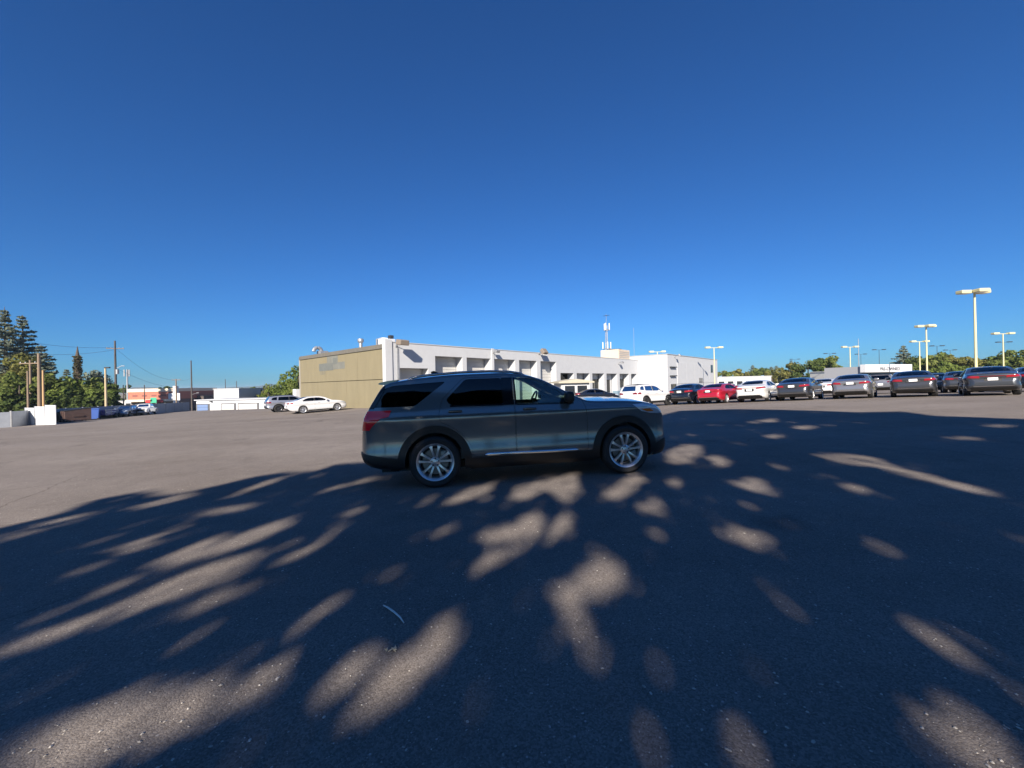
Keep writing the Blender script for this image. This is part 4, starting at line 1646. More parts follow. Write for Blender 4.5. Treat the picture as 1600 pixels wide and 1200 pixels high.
    ring = [(dx - 0.36 + 0.07 * math.sin(t), 0.38 + 0.185 * math.cos(t), dz + 0.0 + 0.17 * math.sin(t)) for t in [2 * math.pi * k / 20 for k in range(21)]]
    q.tube(ring, 0.018, 6)
    q.rbox(dx - 0.34, 0.38, dz, 0.06, 0.14, 0.1, 0.03)
    q.tube([(dx - 0.34, 0.2, dz), (dx - 0.34, 0.56, dz)], 0.014, 6)
    q.build('steering_wheel', M_DASH, root, angle=50)
    return root, hull

def ring_poly(cx, cz, r0, r1, a0=-8, a1=188, n=30):
    return circle(cx, cz, r1, n, R(a0), R(a1), True) + circle(cx, cz, r0, n, R(a1), R(a0), True)

# ---------------------------------------------------------------- the large grey SUV
SUV = dict(
    zt=[(-1.12, .74), (-1.105, .84), (-1.075, .98), (-1.04, 1.12), (-.985, 1.24), (-.87, 1.44), (-.78, 1.585), (-.73, 1.635), (-.55, 1.68), (-.2, 1.72), (.4, 1.755), (1.0, 1.757), (1.4, 1.72), (1.7, 1.635), (2.0, 1.48), (2.3, 1.315), (2.45, 1.255), (2.6, 1.24), (3.0, 1.225), (3.3, 1.20), (3.5, 1.165), (3.65, 1.11), (3.76, 1.02), (3.84, .90), (3.88, .74)],
    zb=[(-1.12, .46), (-.9, .36), (-.6, .29), (0, .25), (3, .25), (3.5, .26), (3.75, .28), (3.88, .34)],
    W=[(-1.12, .80), (-1.05, .885), (-.9, .95), (-.6, .985), (-.2, 1.0), (1.5, 1.0), (3.0, .995), (3.3, .97), (3.55, .915), (3.75, .82), (3.88, .68)],
    S=[(.2, -.09), (.30, -.05), (.42, -.012), (.50, -.002), (.56, -.006), (.64, -.017), (.74, -.023), (.86, -.019), (.98, -.008), (1.05, -.003), (1.085, -.008), (1.125, -.030), (1.17, -.050), (1.24, -.075), (1.5, -.165), (1.75, -.28), (1.9, -.35)],
    crown=.045, edge=.055, n=110, K=34,
    cabin=(-.86, 2.25), floor=.5, hubz=.39, arch_r=.452, wb=3.025, tw=.56, tyre_r=.39, rim_r=.272, tyre_w=.255, track=.855, spokes=10,
    windows=[('q', [(-.905, 1.25), (-.735, 1.53), (-.58, 1.572), (.20, 1.605), (.02, 1.47), (-.28, 1.245)], M_TINT, None),
             ('m', [(.19, 1.32), (.26, 1.235), (1.08, 1.22), (1.07, 1.628), (.50, 1.628)], M_TINT, 0),
             ('f', [(1.265, 1.215), (2.20, 1.195), (2.02, 1.36), (1.74, 1.535), (1.56, 1.61), (1.27, 1.63)], M_CLEAR, 1)],
    end_glass=[('windshield', [(-.74, 1.285), (.74, 1.285), (.58, 1.665), (-.58, 1.665)], (1.45, 2.6), M_CLEAR),
               ('rear_window', [(-.66, 1.27), (.66, 1.27), (.56, 1.56), (-.56, 1.56)], (-1.3, -.7), M_TINT)],
    doors=[[(1.245, .435), (1.245, 1.655), (.47, 1.655), (.34, 1.53), (.13, 1.33), (.075, 1.10), (.10, .985), (.20, .945), (.38, .83), (.53, .65), (.60, .435)],
           [(1.255, .435), (2.40, .435), (2.405, .9), (2.385, 1.12), (2.34, 1.235), (1.99, 1.405), (1.70, 1.575), (1.55, 1.645), (1.255, 1.66)]],
    skins=[('wheel_arch_trim', ring_poly(0, .39, .445, .555, -14, 190), 'y', (.5, 1.3), .014, M_CLAD, True),
           ('wheel_arch_trim', ring_poly(3.025, .39, .445, .555, -10, 196), 'y', (.5, 1.3), .014, M_CLAD, True),
           ('sill_trim', [(.54, .20), (2.49, .20), (2.49, .425), (.54, .425)], 'y', (.5, 1.3), .012, M_CLAD, True),
           ('bumper_trim', [(-1.3, .25), (-.54, .25), (-.545, .47), (-.7, .50), (-1.3, .61)], 'y', (-1.4, 1.4), .012, M_CLAD, False),
           ('front_bumper_trim', [(3.56, .2), (4.1, .2), (4.1, .56), (3.7, .50), (3.56, .46)], 'y', (-1.4, 1.4), .012, M_CLAD, False),
           ('taillight', [(-1.3, 1.205), (-.62, 1.20), (-.66, 1.11), (-.78, 1.085), (-.90, .98), (-.95, .915), (-1.3, .915)], 'y', (.42, 1.3), .008, M_TAIL, True),
           ('headlight', [(3.17, 1.115), (3.36, 1.125), (3.62, 1.08), (3.74, .94), (3.50, .955), (3.32, 1.0)], 'y', (.45, 1.3), .006, M_HEAD, True),
           ('turn_lamp', [(3.32, 1.035), (3.48, 1.035), (3.56, .985), (3.42, .985)], 'y', (.5, 1.3), .010, M_AMBER, True),
           ('pillar_trim', [(1.07, 1.205), (1.242, 1.202), (1.242, 1.632), (1.065, 1.632)], 'y', (.5, 1.3), .005, M_GLOSSB, True),
           ('pillar_trim', [(1.258, 1.202), (1.285, 1.202), (1.285, 1.632), (1.258, 1.632)], 'y', (.5, 1.3), .005, M_GLOSSB, True),
           ('window_trim', [(.25, 1.214), (1.07, 1.200), (1.07, 1.224), (.25, 1.238)], 'y', (.5, 1.3), .006, M_GLOSSB, True),
           ('window_trim', [(1.285, 1.194), (2.20, 1.174), (2.20, 1.198), (1.285, 1.218)], 'y', (.5, 1.3), .006, M_GLOSSB, True),
           ('pillar_trim', [(-1.03, 1.232), (-.88, 1.232), (-.735, 1.50), (-.72, 1.58), (-.82, 1.60)], 'y', (.45, 1.3), .004, M_GLOSSB, True),
           ('grille', [(-.5, .62), (.5, .62), (.55, .93), (-.55, .93)], 'x', (3.5, 4.1), .01, M_BLACK, False),
           ],
    mirror=(2.12, 1.235), mirror_mat=M_BLACK, handles=[(0, .33, 1.145), (1, 1.48, 1.13)], handle_mat=paint('dark chrome handle', (.10, .11, .12), .8, .2),
    plate=(-1.1, .86, 0), seats=([1.15, .15], .72), dash=(2.15, 1.2), door_t=.33)
P_SUV = paint('carbon grey metallic paint', (.150, .172, .182), .6, .24)
suv, hull = make_car('parked_suv', SUV, P_SUV)
tag(suv, 'dark grey metallic three-row SUV parked side-on in the tree shade', 'SUV')
for sgn in (-1, 1):
    q = MB()
    pts = [(-.40, sgn * .655, 1.655), (-.32, sgn * .655, 1.690), (-.1, sgn * .66, 1.718), (.4, sgn * .665, 1.745), (.9, sgn * .665, 1.747), (1.25, sgn * .66, 1.725), (1.42, sgn * .655, 1.69), (1.5, sgn * .655, 1.64)]
    q.tube(pts, [.012, .018, .02, .02, .02, .02, .018, .012], 8)
    q.build('roof_rail', mat('satin rail', (.45, .46, .48), .25, 1.0), suv, angle=60)
    q = MB()
    q.tube([(.76, sgn * (hull.yside(.76, .46) + .004), .462), (.80, sgn * (hull.yside(.8, .46) + .016), .466), (1.5, sgn * (hull.yside(1.5, .46) + .016), .458), (2.18, sgn * (hull.yside(2.18, .46) + .016), .450), (2.23, sgn * (hull.yside(2.2, .46) + .002), .446)], [.008, .024, .024, .024, .006], 10)
    q.build('chrome_strip', mat('satin chrome', (.85, .86, .88), .18, 1.0), suv, angle=60)
    q = MB()
    q.prism([(3.36, .18), (3.60, .26), (3.62, .62), (3.56, .70), (3.50, .45)], sgn * .80 - .01, sgn * .80 + .01, 'y')
    q.build('wheel_liner', mat('liner grey', (.30, .27, .22), .8), suv)
q = MB()
q.prism([(-.56, 1.668), (-.72, 1.655), (-.84, 1.632), (-.87, 1.612), (-.84, 1.598), (-.66, 1.575)], -.58, .58, 'y')
q.build('spoiler', P_SUV, suv, angle=40)
q = MB()
q.prism([(.12, 1.745), (-.06, 1.745), (-.08, 1.80), (-.02, 1.815)], -.018, .018, 'y')
q.build('roof_antenna', M_BLACK, suv)
q = MB()
q.box(-.85, 3.4, -.62, .62, .22, .34)
q.build('underbody', M_BLACK, suv)
q = MB()
q.tube([(-.75, -.55, .33), (-1.02, -.55, .33)], .045, 10)
q.build('exhaust_tip', M_CHROME, suv)

def seat_on_ground(o, x, y, rz, wb, tr):
    ca, sa = math.cos(rz), math.sin(rz)
    def gg(lx, ly):
        return G(x + lx * ca - ly * sa, y + lx * sa + ly * ca)
    z = [gg(0, tr), gg(0, -tr), gg(wb, tr), gg(wb, -tr)]
    pitch = math.atan2((z[2] + z[3] - z[0] - z[1]) / 2, wb)
    roll = math.atan2((z[0] + z[2] - z[1] - z[3]) / 2, 2 * tr)
    o.rotation_mode = 'XYZ'
    o.matrix_world = Matrix.Translation((x, y, (z[0] + z[1]) / 2)) @ Matrix.Rotation(rz, 4, 'Z') @ Matrix.Rotation(-pitch, 4, 'Y') @ Matrix.Rotation(roll, 4, 'X')
HERO_RZ = math.atan2(.4, 3.0)
seat_on_ground(suv, -1.304, 6.961, HERO_RZ, 3.025, .86)

# ---------------------------------------------------------------- sedans
TAILS = [(.2, .10), (.4, .03), (.55, 0), (.68, .012), (.80, .05), (.95, .03), (1.08, .0), (1.3, 0)]
SED = dict(
    zt=[(-1.10, .98), (-1.07, 1.035), (-1.0, 1.07), (-.7, 1.105), (-.48, 1.14), (-.1, 1.27), (.25, 1.375), (.7, 1.435), (1.15, 1.445), (1.5, 1.415), (1.8, 1.34), (2.2, 1.15), (2.4, 1.06), (2.6, 1.02), (3.0, .975), (3.35, .90), (3.6, .80), (3.72, .68), (3.76, .58)],
    zb=[(-1.10, .36), (-.8, .26), (0, .20), (2.8, .20), (3.5, .21), (3.76, .26)],
    W=[(-1.10, .70), (-1.05, .765), (-.9, .84), (-.6, .90), (-.2, .925), (1.4, .93), (2.8, .92), (3.2, .885), (3.5, .80), (3.68, .68), (3.76, .56)],
    S=[(.15, -.09), (.25, -.05), (.38, -.015), (.48, -.008), (.56, -.03), (.66, -.035), (.76, -.015), (.84, -.002), (.88, -.008), (.94, -.035), (1.0, -.06), (1.2, -.16), (1.4, -.28), (1.6, -.38)],
    crown=.045, edge=.06, n=70, K=24, tail=TAILS, nose=[(.2, -.08), (.45, 0), (.6, 0), (.8, -.03), (1, -.05)],
    cabin=(-.3, 2.1), floor=.4, hubz=.335, arch_r=.375, wb=2.80, tw=.52, tyre_r=.335, rim_r=.235, tyre_w=.225, track=.79, spokes=10,
    windows=[('r', [(.02, 1.045), (.0, 1.10), (.22, 1.225), (.50, 1.30), (.90, 1.318), (.90, 1.03)], M_MIDT, 0),
             ('f', [(1.0, 1.03), (1.0, 1.318), (1.35, 1.30), (1.62, 1.235), (1.98, 1.06), (2.02, 1.02)], M_MIDT, 1)],
    end_glass=[('windshield', [(-.66, 1.09), (.66, 1.09), (.53, 1.36), (-.53, 1.36)], (1.5, 2.5), M_MIDT),
               ('rear_window', [(-.64, 1.165), (.64, 1.165), (.52, 1.385), (-.52, 1.385)], (-.8, .42), M_MIDT)],
    doors=[[(.955, .30), (.955, 1.335), (.5, 1.325), (.2, 1.25), (-.06, 1.10), (-.05, .86), (.12, .74), (.33, .58), (.42, .30)],
           [(.965, .30), (2.15, .30), (2.16, .8), (2.10, 1.01), (1.62, 1.265), (1.35, 1.325), (.965, 1.335)]],
    skins=[('taillight', [(.40, .855), (.66, .865), (.95, .90), (.95, .985), (.7, .975), (.42, .955)], 'x', (-1.4, -.72), .010, M_TAILM, True),
           ('light_bar', [(-.40, .925), (.40, .925), (.40, .95), (-.40, .95)], 'x', (-1.4, -.8), .008, M_TAILD, False),
           ('bumper_trim', [(-.68, .2), (.68, .2), (.72, .40), (.6, .45), (-.6, .45), (-.72, .40)], 'x', (-1.5, -.7), .010, M_CLAD, False),
           ('plate_recess', [(-.27, .70), (.27, .70), (.27, .87), (-.27, .87)], 'x', (-1.5, -.8), .004, M_BLACK, False),
           ('chrome_strip', [(-.62, .452), (.62, .452), (.62, .475), (-.62, .475)], 'x', (-1.5, -.8), .014, M_CHROME, False),
           ('headlight', [(3.10, .85), (3.4, .84), (3.66, .72), (3.5, .70), (3.2, .77)], 'y', (.4, 1.3), .006, M_HEAD, True),
           ('pillar_trim', [(.90, 1.03), (1.0, 1.03), (1.0, 1.318), (.90, 1.318)], 'y', (.5, 1.3), .003, M_BLACK, True),
           ('sill_trim', [(.40, .16), (2.40, .16), (2.40, .285), (.40, .285)], 'y', (.5, 1.3), .008, M_CLAD, True),
           ('window_trim', [(.0, 1.005), (2.02, .99), (2.02, 1.008), (.0, 1.023)], 'y', (.5, 1.3), .008, M_CHROME, True)],
    mirror=(1.92, 1.02), handles=[(0, .25, .90), (1, 1.25, .885)], plate=(-1.1, .785, 0), seats=([1.0, .1], .50), dash=(1.95, .98), door_t=.33)
sedan, _h = make_car('sedan', SED, paint('base sedan paint', (.3, .3, .3), .6))

# compact crossover
CRO = dict(
    zt=[(-.93, .92), (-.92, 1.02), (-.90, 1.10), (-.84, 1.22), (-.72, 1.44), (-.64, 1.56), (-.58, 1.605), (-.3, 1.645), (.3, 1.68), (.9, 1.675), (1.3, 1.63), (1.6, 1.53), (1.95, 1.33), (2.2, 1.19), (2.35, 1.14), (2.8, 1.10), (3.15, 1.03), (3.4, .92), (3.55, .78), (3.60, .62)],
    zb=[(-.93, .46), (-.7, .36), (0, .27), (2.7, .27), (3.3, .28), (3.60, .34)],
    W=[(-.93, .74), (-.86, .82), (-.7, .88), (-.4, .915), (0, .925), (2.6, .92), (3.0, .89), (3.3, .81), (3.5, .70), (3.60, .58)],
    S=[(.2, -.08), (.32, -.03), (.45, -.008), (.55, -.012), (.65, -.04), (.8, -.035), (.92, -.008), (1.0, -.004), (1.06, -.03), (1.13, -.06), (1.4, -.16), (1.65, -.28), (1.8, -.34)],
    crown=.05, edge=.06, n=70, K=26,
    cabin=(-.62, 2.0), floor=.45, hubz=.36, arch_r=.41, wb=2.70, tw=.52, tyre_r=.36, rim_r=.24, tyre_w=.23, track=.79, spokes=10, dark_rim=True,
    windows=[('q', [(-.56, 1.24), (-.46, 1.44), (-.30, 1.49), (-.06, 1.50), (-.12, 1.20), (-.4, 1.22)], M_TINT, None),
             ('m', [(-.02, 1.18), (.05, 1.505), (.85, 1.52), (.85, 1.15)], M_TINT, 0),
             ('f', [(.96, 1.15), (.96, 1.52), (1.25, 1.50), (1.5, 1.415), (1.86, 1.20), (1.90, 1.14)], M_MIDT, 1)],
    end_glass=[('windshield', [(-.66, 1.20), (.66, 1.20), (.54, 1.56), (-.54, 1.56)], (1.3, 2.4), M_MIDT),
               ('rear_window', [(-.62, 1.17), (.62, 1.17), (.52, 1.53), (-.52, 1.53)], (-1.2, -.5), M_TINT)],
    doors=[[(.905, .42), (.905, 1.545), (.05, 1.53), (-.07, 1.2), (-.05, .95), (.25, .80), (.42, .62), (.47, .42)],
           [(.915, .42), (2.05, .42), (2.06, .95), (2.0, 1.13), (1.5, 1.45), (1.25, 1.535), (.915, 1.545)]],
    skins=[('wheel_arch_trim', ring_poly(0, .36, .40, .48), 'y', (.5, 1.3), .012, M_CLAD, True),
           ('wheel_arch_trim', ring_poly(2.7, .36, .40, .48), 'y', (.5, 1.3), .012, M_CLAD, True),
           ('sill_trim', [(.45, .2), (2.25, .2), (2.25, .41), (.45, .41)], 'y', (.5, 1.3), .010, M_CLAD, True),
           ('bumper_trim', [(-.75, .2), (.75, .2), (.82, .50), (.5, .56), (-.5, .56), (-.82, .50)], 'x', (-1.3, -.5), .010, M_CLAD, False),
           ('taillight', [(.42, .93), (.95, .93), (.95, 1.06), (.66, 1.07), (.42, 1.02)], 'x', (-1.3, -.58), .010, M_TAILD, True),
           ('headlight', [(3.0, .96), (3.3, .94), (3.5, .82), (3.3, .80), (3.1, .86)], 'y', (.4, 1.3), .006, M_HEAD, True),
           ('roof_skin', [(-.60, -.6), (1.45, -.6), (1.45, .6), (-.60, .6)], 'z', (1.57, 1.9), .004, M_BLACK, False),
           ('pillar_trim', [(.85, 1.15), (.96, 1.15), (.96, 1.52), (.85, 1.52)], 'y', (.5, 1.3), .003, M_BLACK, True)],
    mirror=(1.84, 1.16), handles=[(0, .15, 1.0), (1, 1.2, .99)], plate=(-.9, .78, 0), seats=([.95, .05], .62), dash=(1.85, 1.1), door_t=.33)
cross, _h = make_car('crossover', CRO, paint('base crossover paint', (.7, .7, .7), 0))

# pickup truck, short in the distance
PIC = dict(
    zt=[(-1.25, .95), (-1.22, 1.10), (-1.2, 1.13), (-.2, 1.13), (.55, 1.13), (.66, 1.20), (.75, 1.60), (.85, 1.78), (1.1, 1.83), (1.9, 1.83), (2.2, 1.76), (2.6, 1.45), (2.8, 1.28), (2.95, 1.22), (3.5, 1.18), (4.0, 1.12), (4.25, 1.0), (4.32, .8), (4.34, .65)],
    zb=[(-1.25, .55), (-.9, .45), (0, .38), (3.4, .38), (4.0, .38), (4.34, .45)],
    W=[(-1.25, .90), (-1.15, .95), (0, .98), (3.4, .98), (4.0, .93), (4.25, .82), (4.34, .70)],
    S=[(.3, -.06), (.45, -.02), (.6, -.005), (.8, -.015), (1.0, -.005), (1.1, -.03), (1.2, -.06), (1.5, -.15), (1.85, -.27)],
    crown=.04, edge=.05, n=70, K=22,
    cabin=(.80, 2.7), floor=.55, hubz=.40, arch_r=.46, wb=3.45, tw=.56, tyre_r=.40, rim_r=.25, tyre_w=.26, track=.84, spokes=10,
    windows=[('m', [(.92, 1.22), (.98, 1.64), (1.60, 1.68), (1.60, 1.20)], M_MIDT, 0),
             ('f', [(1.72, 1.20), (1.72, 1.68), (2.05, 1.64), (2.35, 1.42), (2.55, 1.22)], M_MIDT, 1)],
    end_glass=[('windshield', [(-.70, 1.33), (.70, 1.33), (.56, 1.70), (-.56, 1.70)], (2.1, 2.95), M_MIDT),
               ('rear_window', [(-.6, 1.28), (.6, 1.28), (.55, 1.66), (-.55, 1.66)], (.5, .95), M_MIDT)],
    doors=[[(1.655, .5), (1.655, 1.71), (.9, 1.68), (.80, 1.2), (.80, .5)],
           [(1.665, .5), (2.75, .5), (2.75, 1.15), (2.35, 1.48), (2.06, 1.70), (1.665, 1.71)]],
    skins=[('taillight', [(.74, .72), (.99, .72), (.99, 1.06), (.74, 1.06)], 'x', (-1.5, -1.0), .010, M_TAIL, True),
           ('headlight', [(4.0, .98), (4.15, .98), (4.3, .85), (4.1, .82)], 'y', (.45, 1.3), .006, M_HEAD, True),
           ('grille', [(-.55, .62), (.55, .62), (.55, .98), (-.55, .98)], 'x', (4.0, 4.6), .008, M_BLACK, False),
           ('bumper_trim', [(-.9, .42), (.9, .42), (.9, .62), (-.9, .62)], 'x', (-1.5, -1.0), .014, M_CHROME, False)],
    mirror=(2.45, 1.24), handles=[(0, 1.0, 1.05), (1, 1.85, 1.05)], plate=(-1.2, .75, 0), seats=([1.75, .95], .75), dash=(2.5, 1.15), door_t=.33)
pick, _h = make_car('pickup_truck', PIC, paint('base pickup paint', (.7, .7, .7)))

USED = set()
BASEP = {sedan.name: 'base sedan paint', cross.name: 'base crossover paint', pick.name: 'base pickup paint'}
def repaint(o, old, new):
    for s in o.material_slots:
        if s.material and s.material.name == old:
            s.link = 'OBJECT'
            s.material = new
    for c in o.children:
        repaint(c, old, new)
def no_light_bar(o):
    for c in list(o.children):
        if c.name.startswith('light_bar'):
            bpy.data.objects.remove(c)
        elif c.name.startswith('license_plate') or c.name.startswith('plate_recess'):
            c.location.z += .10
            c.location.x -= .004
def place_car(src, label, cat, x, y, rz, pm, group, wb, tr=.8, scale=None):
    if src.name not in USED:
        o = src
        USED.add(src.name)
        src['srcname'] = ''
        del src['srcname']
        first = True
    else:
        o = copy_tree(src)
        first = False
    tag(o, label, cat, group)
    todo.append((o, BASEP[src.name], pm))
    seat_on_ground(o, x, y, rz, wb, tr)
    if scale:
        o.matrix_world = o.matrix_world @ Matrix.Diagonal((*scale, 1))
    return o
todo = []
plain = []
W_PEARL = paint('pearl white paint', (.60, .60, .60), 0, .3)
W_WARM = paint('warm white paint', (.58, .58, .565), 0, .3)
P_RED = paint('red paint', (.42, .012, .030), .3, .3)
P_SIL = paint('silver grey paint', (.28, .275, .285), .7, .3)
P_GREY = paint('dark grey paint', (.062, .064, .072), .6, .3)
P_GREY2 = paint('mid grey paint', (.062, .068, .080), .6, .3)
P_BLUEG = paint('pale blue grey paint', (.36, .38, .44), .6, .3)
P_NAVY = paint('black blue paint', (.008, .012, .022), .3, .25)
P_BLUE = paint('steel blue paint', (.10, .14, .22), .6, .3)
RG = 'cars parked in the right-hand row'
HD = R(90 - 45.5)
hx, hy = math.cos(HD), math.sin(HD)
def rear_at(px, d, over):
    """position of the rear axle of a car whose tail is centred at a pixel column"""
    x = (px - 800) / FPX * d
    return x + hx * over, d + hy * over
row = [(sedan, 'dark grey sedan at the right end of the row below the tallest light pole', 'sedan', 1553, 18.7, P_GREY2, 1.1),
       (sedan, 'dark grey sedan seen from behind right below the PRE-OWNED sign', 'sedan', 1427, 21.0, P_GREY, 1.1),
       (sedan, 'silver sedan between two dark grey sedans, seen from behind', 'sedan', 1329, 22.7, P_SIL, 1.1),
       (sedan, 'dark grey sedan between the white sedan and the silver sedan', 'sedan', 1238, 24.4, P_GREY, 1.1),
       (sedan, 'white sedan parked right of the red sedan', 'sedan', 1171, 26.1, W_WARM, 1.1),
       (sedan, 'bright red sedan parked beside the white sedan', 'sedan', 1107, 27.8, P_RED, 1.1),
       (sedan, 'black car half hidden between the white crossover and the red sedan', 'car', 1061, 29.6, P_NAVY, 1.1)]
for src, lab, cat, px, d, pm, ov in row:
    x, y = rear_at(px, d, ov)
    o = place_car(src, lab, cat, x, y, HD + R({1427: 1.5, 1238: -1.5, 1107: -3}.get(px, 0)), pm, RG, 2.8, scale={1107: (.97, .98, .99), 1061: (.98, 1.0, 1.08), 1171: (1, 1, 1.02)}.get(px))
    if px not in (1553, 1171):
        plain.append(o)
x, y = rear_at(984, 28.6, .93)
place_car(cross, 'white crossover with black roof at the left end of the row', 'SUV', x, y, HD - R(9), W_PEARL, RG, 2.7)
# second rank and cars beyond
BK = 'cars parked behind the right-hand row'
for src, lab, cat, px, d, pm, wb in (
        (sedan, 'white sedan behind the gap between the dark grey and silver sedans', 'sedan', 1283, 31.5, W_PEARL, 2.8),
        (cross, 'pale silver crossover beyond, left of the sedan under the sign', 'SUV', 1376, 33, P_SIL, 2.7),
        (sedan, 'grey sedan just behind the right side of the sedan under the sign', 'sedan', 1466, 28, P_GREY, 2.8),
        (sedan, 'white sedan far beyond in the gap left of the end sedan', 'sedan', 1489, 42, W_WARM, 2.8),
        (sedan, 'dark grey sedan peeking out left of the end sedan', 'sedan', 1506, 25.5, P_GREY2, 2.8),
        (sedan, 'dark sedan cut off by the right edge of the picture', 'sedan', 1632, 21.5, P_NAVY, 2.8)):
    x, y = rear_at(px, d, 1.0)
    place_car(src, lab, cat, x, y, HD, pm, BK, wb)
FR = 'white vehicles far behind the red and white sedans'
for src, lab, px, d, wb in ((cross, 'white crossover in front of the low white building, behind the red sedan', 1139, 62, 2.7), (sedan, 'white sedan in front of the low white building, behind the white sedan', 1168, 58, 2.8),
                            (cross, 'farthest white crossover right of the low white building', 1194, 64, 2.7)):
    x = (px - 800) / FPX * d
    place_car(src, lab, 'car', x, d, R(100), W_PEARL, FR, wb)
p = at(921, 620, 42)
place_car(sedan, 'black car mostly hidden behind the bonnet of the grey SUV', 'car', p.x - .6, 42, R(10), P_NAVY, None, 2.8)
# left pair by the tan wall
p = at(473.5, 646.5, 33.9)
q2 = math.atan2(1.80, 2.05)
n = Vector((-math.sin(q2), math.cos(q2)))
place_car(sedan, 'white sedan parked in front of the tan wall', 'sedan', p.x + n.x * .8, p.y + n.y * .8, q2, W_PEARL, 'cars parked by the tan wall', 2.8)
p = at(435.5, 644.5, 36.6)
place_car(cross, 'pale blue-grey hatchback behind the white sedan at the tan wall', 'car', p.x + n.x * .8, p.y + n.y * .8, q2, P_BLUEG, 'cars parked by the tan wall', 2.7, scale=(1, 1, .93))
# far left vehicles
LF = 'vehicles parked along the far left fence'
for src, lab, cat, px, d, rz, pm, wb in ((cross, 'steel blue SUV right of the navy trailer by the far fence', 'SUV', 197, 60, R(296), P_BLUE, 2.7),
                                         (sedan, 'dark car squeezed between the blue SUV and the white pickup', 'car', 211, 66, R(300), P_NAVY, 2.8),
                                         (pick, 'white pickup truck by the far left fence', 'pickup', 227, 64, R(300), W_PEARL, 3.45)):
    p = at(px, 646, d)
    place_car(src, lab, cat, p.x - math.cos(rz) * wb * .5, d - math.sin(rz) * wb * .5, rz, pm, LF, wb)
for o, old, pm in todo:
    repaint(o, old, pm)
for o in plain:
    no_light_bar(o)
# ================================================================== TREES
RNG = np.random.default_rng(11)
L_MID = leaf_mat('leaf mid green', (.080, .115, .030), (.21, .235, .070))
L_DARK = leaf_mat('leaf dark green', (.045, .072, .024), (.13, .165, .052))
L_YEL = leaf_mat('leaf yellow green', (.10, .11, .028), (.24, .225, .075))
L_BRI = leaf_mat('leaf bright green', (.08, .12, .026), (.19, .235, .060))
L_CON = leaf_mat('needle blue green', (.095, .12, .095), (.21, .235, .17), .25)
L_SHD = leaf_mat('shade tree leaf', (.020, .030, .014), (.050, .070, .028), .06)
L_IVY = leaf_mat('ivy brown green', (.075, .07, .035), (.16, .14, .08))

def leaf_quads(C, size, up=0.3, aspect=1.5, nrm=None):
    """Leaf-shaped quads (rhombs) at points C with random lie."""
    n = len(C)
    d = RNG.normal(size=(n, 3))
    if nrm is not None:
        d = d * 0.5 + nrm
    d[:, 2] += up
    d /= np.linalg.norm(d, axis=1, keepdims=True) + 1e-9
    t = RNG.normal(size=(n, 3))
    t -= (t * d).sum(1, keepdims=True) * d
    t /= np.linalg.norm(t, axis=1, keepdims=True) + 1e-9
    b = np.cross(d, t)
    s = (size * RNG.uniform(.6, 1.35, n))[:, None]
    t, b = t * s * aspect * .5, b * s * .5
    return np.stack([C - t, C + b * .9 - t * .1, C + t, C - b * .9 + t * .05], 1)

def broad_tree(name, label, x, y, h, rx, rz, m, seed, n=2600, leaf=.34, trunk=.0, group=None, base=0.3, cat='tree'):
    """Round-headed tree: trunk, limbs, and leaves gathered in clumps."""
    global RNG
    RNG = np.random.default_rng(seed)
    g = G(x, y)
    o = thing(name, label, cat, (x, y, g), 0, group)
    cz = h - rz
    K = max(14, int(n / 85))
    dv = RNG.normal(size=(K, 3))
    dv /= np.linalg.norm(dv, axis=1, keepdims=True)
    rad = RNG.uniform(.35, 1.0, K)**.5
    lump = 1 + .22 * np.sin(dv[:, 0] * 5 + seed) * np.cos(dv[:, 2] * 4 + seed * .7)
    cc = dv * (rad * lump)[:, None] * np.array([rx, rx, rz]) * .90
    cc[:, 2] = np.where(cc[:, 2] < 0, cc[:, 2] * 1.0, cc[:, 2]) + cz
    cr = RNG.uniform(.16, .32, K) * min(rx, rz) * 1.0 + .15
    which = RNG.integers(0, K, n)
    off = RNG.normal(size=(n, 3))
    off /= np.linalg.norm(off, axis=1, keepdims=True)
    C = cc[which] + off * (cr[which] * RNG.uniform(.55, 1.05, n)**.6)[:, None] * np.array([1, 1, .8])
    C[:, 2] = np.maximum(C[:, 2], base)
    tone = np.clip(RNG.uniform(0, 1, n) * .7 + RNG.uniform(-.2, .35, K)[which] + .1, 0, 1)
    mesh_obj('crown', quads_mesh('crown', leaf_quads(C, leaf, .35, 1.5, off * .8), [m], tone), m, o)
    q = MB()
    tr = trunk or h * .022 + .05
    q.tube([(0, 0, -.3), (.05, .02, h * .2), (.02, -.05, h * .45), (0, 0, h * .8)], [tr * 1.3, tr, tr * .75, tr * .2], 8)
    q.build('trunk', M_BARK, o, smooth=True)
    q = MB()
    for k in range(7):
        a = k * 2.4 + seed
        z0 = h * RNG.uniform(.22, .55)
        e = cc[int(RNG.integers(0, K))]
        q.tube([(0, 0, z0), (e[0] * .5, e[1] * .5, (z0 + e[2]) / 2 - .1), tuple(e)], [tr * .5, tr * .35, tr * .1], 6)
    q.build('limbs', M_BARK, o, smooth=True)
    return o

